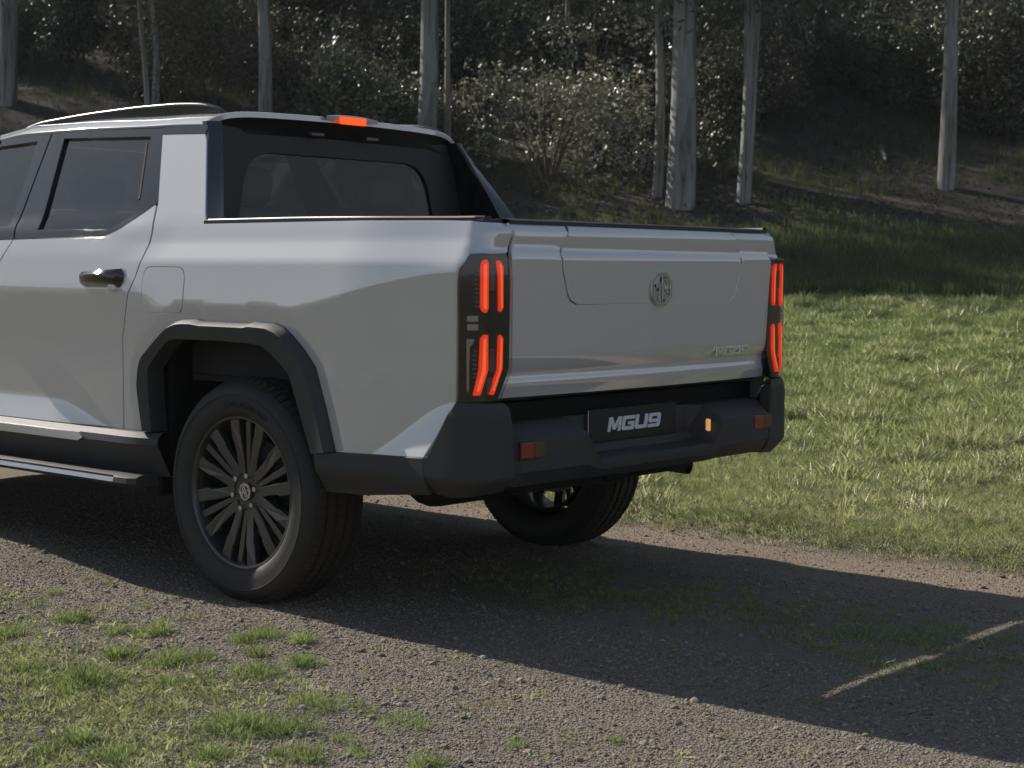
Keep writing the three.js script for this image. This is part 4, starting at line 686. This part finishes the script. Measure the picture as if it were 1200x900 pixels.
function tree(name, label, group, side, depth, dia, o = {}) {
  const [x, z] = spot(side, depth), y = ground(x, z), h = o.h ?? Math.max(7.5, Math.min(17, (depth - 17) / .9 - y)), g = thing(name, label, 'tree', group, [x, y - .05, z]);
  const lx = o.lean ?? rr(-.02, .02), mat = paleBark, bend = o.bend ?? rr(-.12, .12), px = -FZ, pz = FX;
  const at = f => [px * (lx * h * f + bend * Math.sin(f * 7)), f ? h * f : -.7, pz * (lx * h * f + bend * Math.sin(f * 7))];
  part('trunk', limb([0, .03, .12, .25, .4, .55, .7, .85, 1].map(at), dia / 2, dia / 6, 26, 18), mat, g);
  if (o.fork) { const f = a => [px * (o.fork * a + lx * h * a * .8 + .03 * Math.sin(a * 9)), a ? h * .8 * a : -.6, pz * (o.fork * a) + .1 * a]; part('trunk', limb([0, .2, .4, .6, .8, 1].map(f), dia * .38, dia * .12, 16, 12), mat, g); }
  const crown = [], nl = 5;
  for (let k = 0; k < nl; k++) { const f = rr(.55, .92), p = at(f), a = rr(0, 6.28), L = rr(1.2, 2.8), e = [p[0] + Math.cos(a) * L, p[1] + L * rr(.3, .8), p[2] + Math.sin(a) * L]; if (!shadesField(x + e[0], y + e[1], z + e[2])) part('limb', limb([p, [lerp(p[0], e[0], .5), lerp(p[1], e[1], .4), lerp(p[2], e[2], .5)], e], dia * .14, dia * .03, 6, 7), mat, g); }
  const R = o.R ?? rr(2.2, 3.4), n = o.n ?? 260;
  for (let k = 0; k < n; k++) {
    const cl = Math.floor(rnd() * 9), ca = cl * 2.4, cr = R * .62, cy = h * (.50 + .055 * cl), r = R * .55 * Math.cbrt(rnd()), a = rr(0, 6.28), b = rr(-1, 1), q = at(clamp(cy / h));
    const p = [q[0] + Math.cos(ca) * cr + Math.cos(a) * r * Math.sqrt(1 - b * b), cy + r * b * .8, q[2] + Math.sin(ca) * cr + Math.sin(a) * r * Math.sqrt(1 - b * b)];
    if (shadesField(x + p[0], y + p[1], z + p[2]) || inGap(x + p[0], y + p[1], z + p[2])) continue;
    crown.push([...p, rr(.7, 1.5), rr(0, 6.28), rr(-.6, .6), rr(-.6, .6), gumTone()]);
  }
  if (crown.length) instanced('crown', gumLeaves, o.shiny ? shinyLeaf : leafMat, crown, g);
  return g;
}
function shrub(name, label, group, side, depth, w, h, geo, n, tone, o = {}) {
  const [x, z] = spot(side, depth), y = ground(x, z), g = thing(name, label, 'shrub', group, [x, y - .03, z]), L = [];
  const stems = []; for (let k = 0; k < (o.stems ?? 6); k++) { const a = rr(0, 6.28), e = [Math.cos(a) * w * rr(.2, .45), h * rr(.6, .95), Math.sin(a) * w * rr(.2, .45)]; stems.push(e); part('stem', limb([[Math.cos(a) * .08, 0, Math.sin(a) * .08], [e[0] * .4 + rr(-.1, .1), e[1] * .5, e[2] * .4], e], .022, .006, 6, 6), twigBark, g); }
  const lobes = Array.from({ length: o.lobes ?? 9 }, () => { const a = rr(0, 6.28), f = Math.sqrt(rnd()); return [Math.cos(a) * f * w * .4, h * rr(.22, .86), Math.sin(a) * f * w * .4, rr(.16, .32) * Math.min(w, h)]; });
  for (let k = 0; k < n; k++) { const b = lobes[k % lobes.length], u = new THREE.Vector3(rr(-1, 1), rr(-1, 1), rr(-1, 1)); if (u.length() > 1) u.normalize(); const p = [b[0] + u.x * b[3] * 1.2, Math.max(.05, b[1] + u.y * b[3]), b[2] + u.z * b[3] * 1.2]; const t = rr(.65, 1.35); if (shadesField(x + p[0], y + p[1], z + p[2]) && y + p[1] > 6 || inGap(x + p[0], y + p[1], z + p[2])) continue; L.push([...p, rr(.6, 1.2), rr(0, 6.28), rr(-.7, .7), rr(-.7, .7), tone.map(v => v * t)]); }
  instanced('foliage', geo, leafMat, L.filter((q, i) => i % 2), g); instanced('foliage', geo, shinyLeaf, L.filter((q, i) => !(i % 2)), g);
  return g;
}
const px = (u, d) => (u - 600) / 1898 * d;    // sideways metres for a bearing, used to lay the wood out from a plan of bearings and distances
// the trunks that stand out along the edge of the wood
tree('gum_tree', 'thickest pale smooth gum tree standing straight at the foot of the slope', null, px(795, 28), 28, .56, { h: 8.5, lean: .006, bend: .02 });
tree('gum_tree', 'slender gum tree close beside the thickest pale trunk', null, px(768, 28.6), 28.6, .21, { h: 8, lean: -.01 });
tree('gum_tree', 'pale forked gum tree whose trunk divides low above the leaf litter', null, px(868, 28.3), 28.3, .27, { h: 8, lean: .012, fork: .4, bend: .05 });
tree('gum_tree', 'straight pale grey gum tree standing alone in the grassy clearing of the wood', null, px(1104, 29.2), 29.2, .34, { h: 9, lean: .004, bend: .02 });
tree('gum_tree', 'pale gum tree with straight trunk rising behind the roof rail of the pickup', null, px(311, 30), 30, .31, { h: 9, lean: -.01, bend: .03 });
tree('gum_tree', 'broad pale leaning gum tree half hidden by leaves behind the cab', null, px(494, 29), 29, .44, { h: 8.5, lean: .03, bend: .06 });
tree('gum_tree', 'thin pale sapling trunk right beside the broad leaning gum tree', null, px(524, 29.6), 29.6, .14, { h: 7.5, lean: -.005 });
tree('gum_tree', 'thin curved gum tree with two stems behind the side of the roof', null, px(178, 31), 31, .17, { h: 8, lean: -.015, fork: -.28, bend: .16 });
tree('gum_tree', 'dull grey gum tree deeper in the shade behind the roof', null, px(268, 38), 38, .48, {});
tree('gum_tree', 'dim grey gum trunk at the far end of the roof rail', null, px(12, 34), 34, .42, {});
for (const [u, d, w] of [[664, 36, .12], [1150, 38, .2], [1163, 39, .16], [972, 40, .14], [1060, 44, .24], [720, 41, .22], [590, 43, .26], [430, 40, .22], [370, 45, .3], [90, 42, .26], [905, 46, .3], [1190, 33, .18], [838, 37, .13], [1010, 36, .11], [640, 48, .3], [220, 47, .3]])
  tree('slope_tree', 'slim tree trunk among others up the shaded slope', 'slim trees up the slope', px(u, d), d, w, { n: 200 });
// the rest of the wood, whose crowns keep the slope in shade
for (let k = 0; k < 46; k++) {
  const d = rr(29, 62), s = rr(-46, 22);
  if (Math.abs(s) < d * .34 && d < 45) continue;
  tree('wood_tree', 'tall gum tree of the wood that keeps the slope in shade', 'trees of the wood', s, d, rr(.25, .5), { n: 330, R: rr(3, 4.4) });
}
// undergrowth
const olive = [.085, .095, .055], dull = [.055, .066, .038], warm = [.095, .09, .056];
shrub('leafy_shrub', 'large glinting broad leaved shrub between the cab and the thickest trunk', null, px(640, 29.4), 29.4, 3.6, 2.8, bushLeaves, 620, [.22, .22, .15], { lobes: 16, stems: 12 });  // leaf colour raised above the other bushes to look sunlit
shrub('leafy_shrub', 'tall leafy sapling with glinting leaves above the large shrub', null, px(690, 31), 31, 1.6, 3.3, bushLeaves, 300, [.22, .22, .15], { lobes: 10 });  // same paler leaves, sunlight put into the tone
shrub('leafy_shrub', 'leafy shrub behind the high brake lamp of the cab', null, px(430, 30.5), 30.5, 2.4, 3.0, bushLeaves, 620, olive, { lobes: 13 });
shrub('leafy_shrub', 'leafy sapling next to the forked gum tree', null, px(842, 29.5), 29.5, 1.0, 2.9, bushLeaves, 240, olive, { lobes: 8 });
shrub('leafy_shrub', 'loose tall shrub at the right of the lone straight gum tree', null, px(1172, 33), 33, 2.4, 3.0, bushLeaves, 520, olive, { lobes: 12 });
for (let k = 0; k < 130; k++) {
  const d = 30.5 + 18 * Math.pow(rnd(), .8), s = (k % 3 ? rr(-1, 1) : rr(.15, 1)) * d * .37, u = 600 + s / d * 1898;
  if (d < 34 && u > 900 && u < 1150) continue;
  const kind = Math.floor(rnd() * 3), hue = Math.floor(rnd() * 3), h = rr(1.4, 3.8), lab = (h > 2.7 ? 'tall ' : h > 1.9 ? '' : 'low ') + ['olive', 'dark green', 'brownish'][hue] + ' undergrowth bush with ' + ['small broad leaves', 'narrow fine leaves', 'long drooping leaves'][kind] + ' on the shaded slope';
  shrub('undergrowth_shrub', lab, 'undergrowth bushes, ' + lab, s, d, rr(1.6, 3.6), h, [bushLeaves, fineLeaves, gumLeaves][kind], Math.floor(rr(220, 420)), [olive, dull, warm][hue]);
}
// leaf litter, sticks and fallen limbs on the floor of the wood
{
  const L = [], T = [];
  for (let k = 0; k < 26000; k++) { const d = 24.5 + 22 * Math.pow(rnd(), 1.3), s = rr(-.36, .37) * d, [x, z] = spot(s, d), n = fbm(x * .5, z * .5, 3); if (rnd() > .4 + n) continue; const t = rr(.6, 1.5); L.push([x, ground(x, z) + .015, z, rr(.25, .55), rr(0, 6.28), rr(-.3, .3), rr(-.3, .3), [.10 * t, .078 * t, .052 * t], .25]); }
  instanced('leaf_litter', leafClump(8, .5, .22, .05, 0), new THREE.MeshStandardMaterial({ roughness: .6, side: THREE.DoubleSide }), L, scene, 'dry brown leaves and bark strips on the floor of the wood', 'leaf litter');
  for (let k = 0; k < 16000; k++) { const d = 25 + 16 * rnd(), s = rr(-.36, .37) * d, [x, z] = spot(s, d), n = fbm(x * .35 + 3, z * .35, 3); if (rnd() > clamp(n * 3 + .3)) continue; T.push([x, ground(x, z), z, rr(.5, 1.1), rr(0, 6.28), 0, 0, green(rr(0, .3), rr(.22, .42))]); }  // grass colour darkened to stand in for shade under the trees
  instanced('wood_grass', tall, bladeMat, T, scene, 'patchy grass between the trees on the slope with shade put into its colour', 'grass');
  for (const [u, d, len, yaw] of [[1165, 33, 2.6, .5], [1120, 34.5, 1.9, 2.5], [1030, 31, 1.4, 1.0], [600, 31.5, 2.2, .3]]) {
    const s = px(u, d), [x, z] = spot(s, d), y = ground(x, z), g = part(numbered('fallen_branch'), (() => { const c = Math.cos(yaw), n = Math.sin(yaw); const pt = f => { const X = c * len * f, Z = n * len * f; return [X, ground(x + X, z + Z) - y + .06 + .1 * Math.sin(f * 3), Z]; }; return limb([-.5, -.2, .1, .5].map(pt), .07, .025, 10, 8, .2); })(), paleBark, scene);
    g.position.set(x, y, z); g.userData = { label: 'pale fallen branch lying on the leaf litter of the slope', category: 'branch', group: 'fallen branches' };
  }
}
renderer.render(scene, camera);
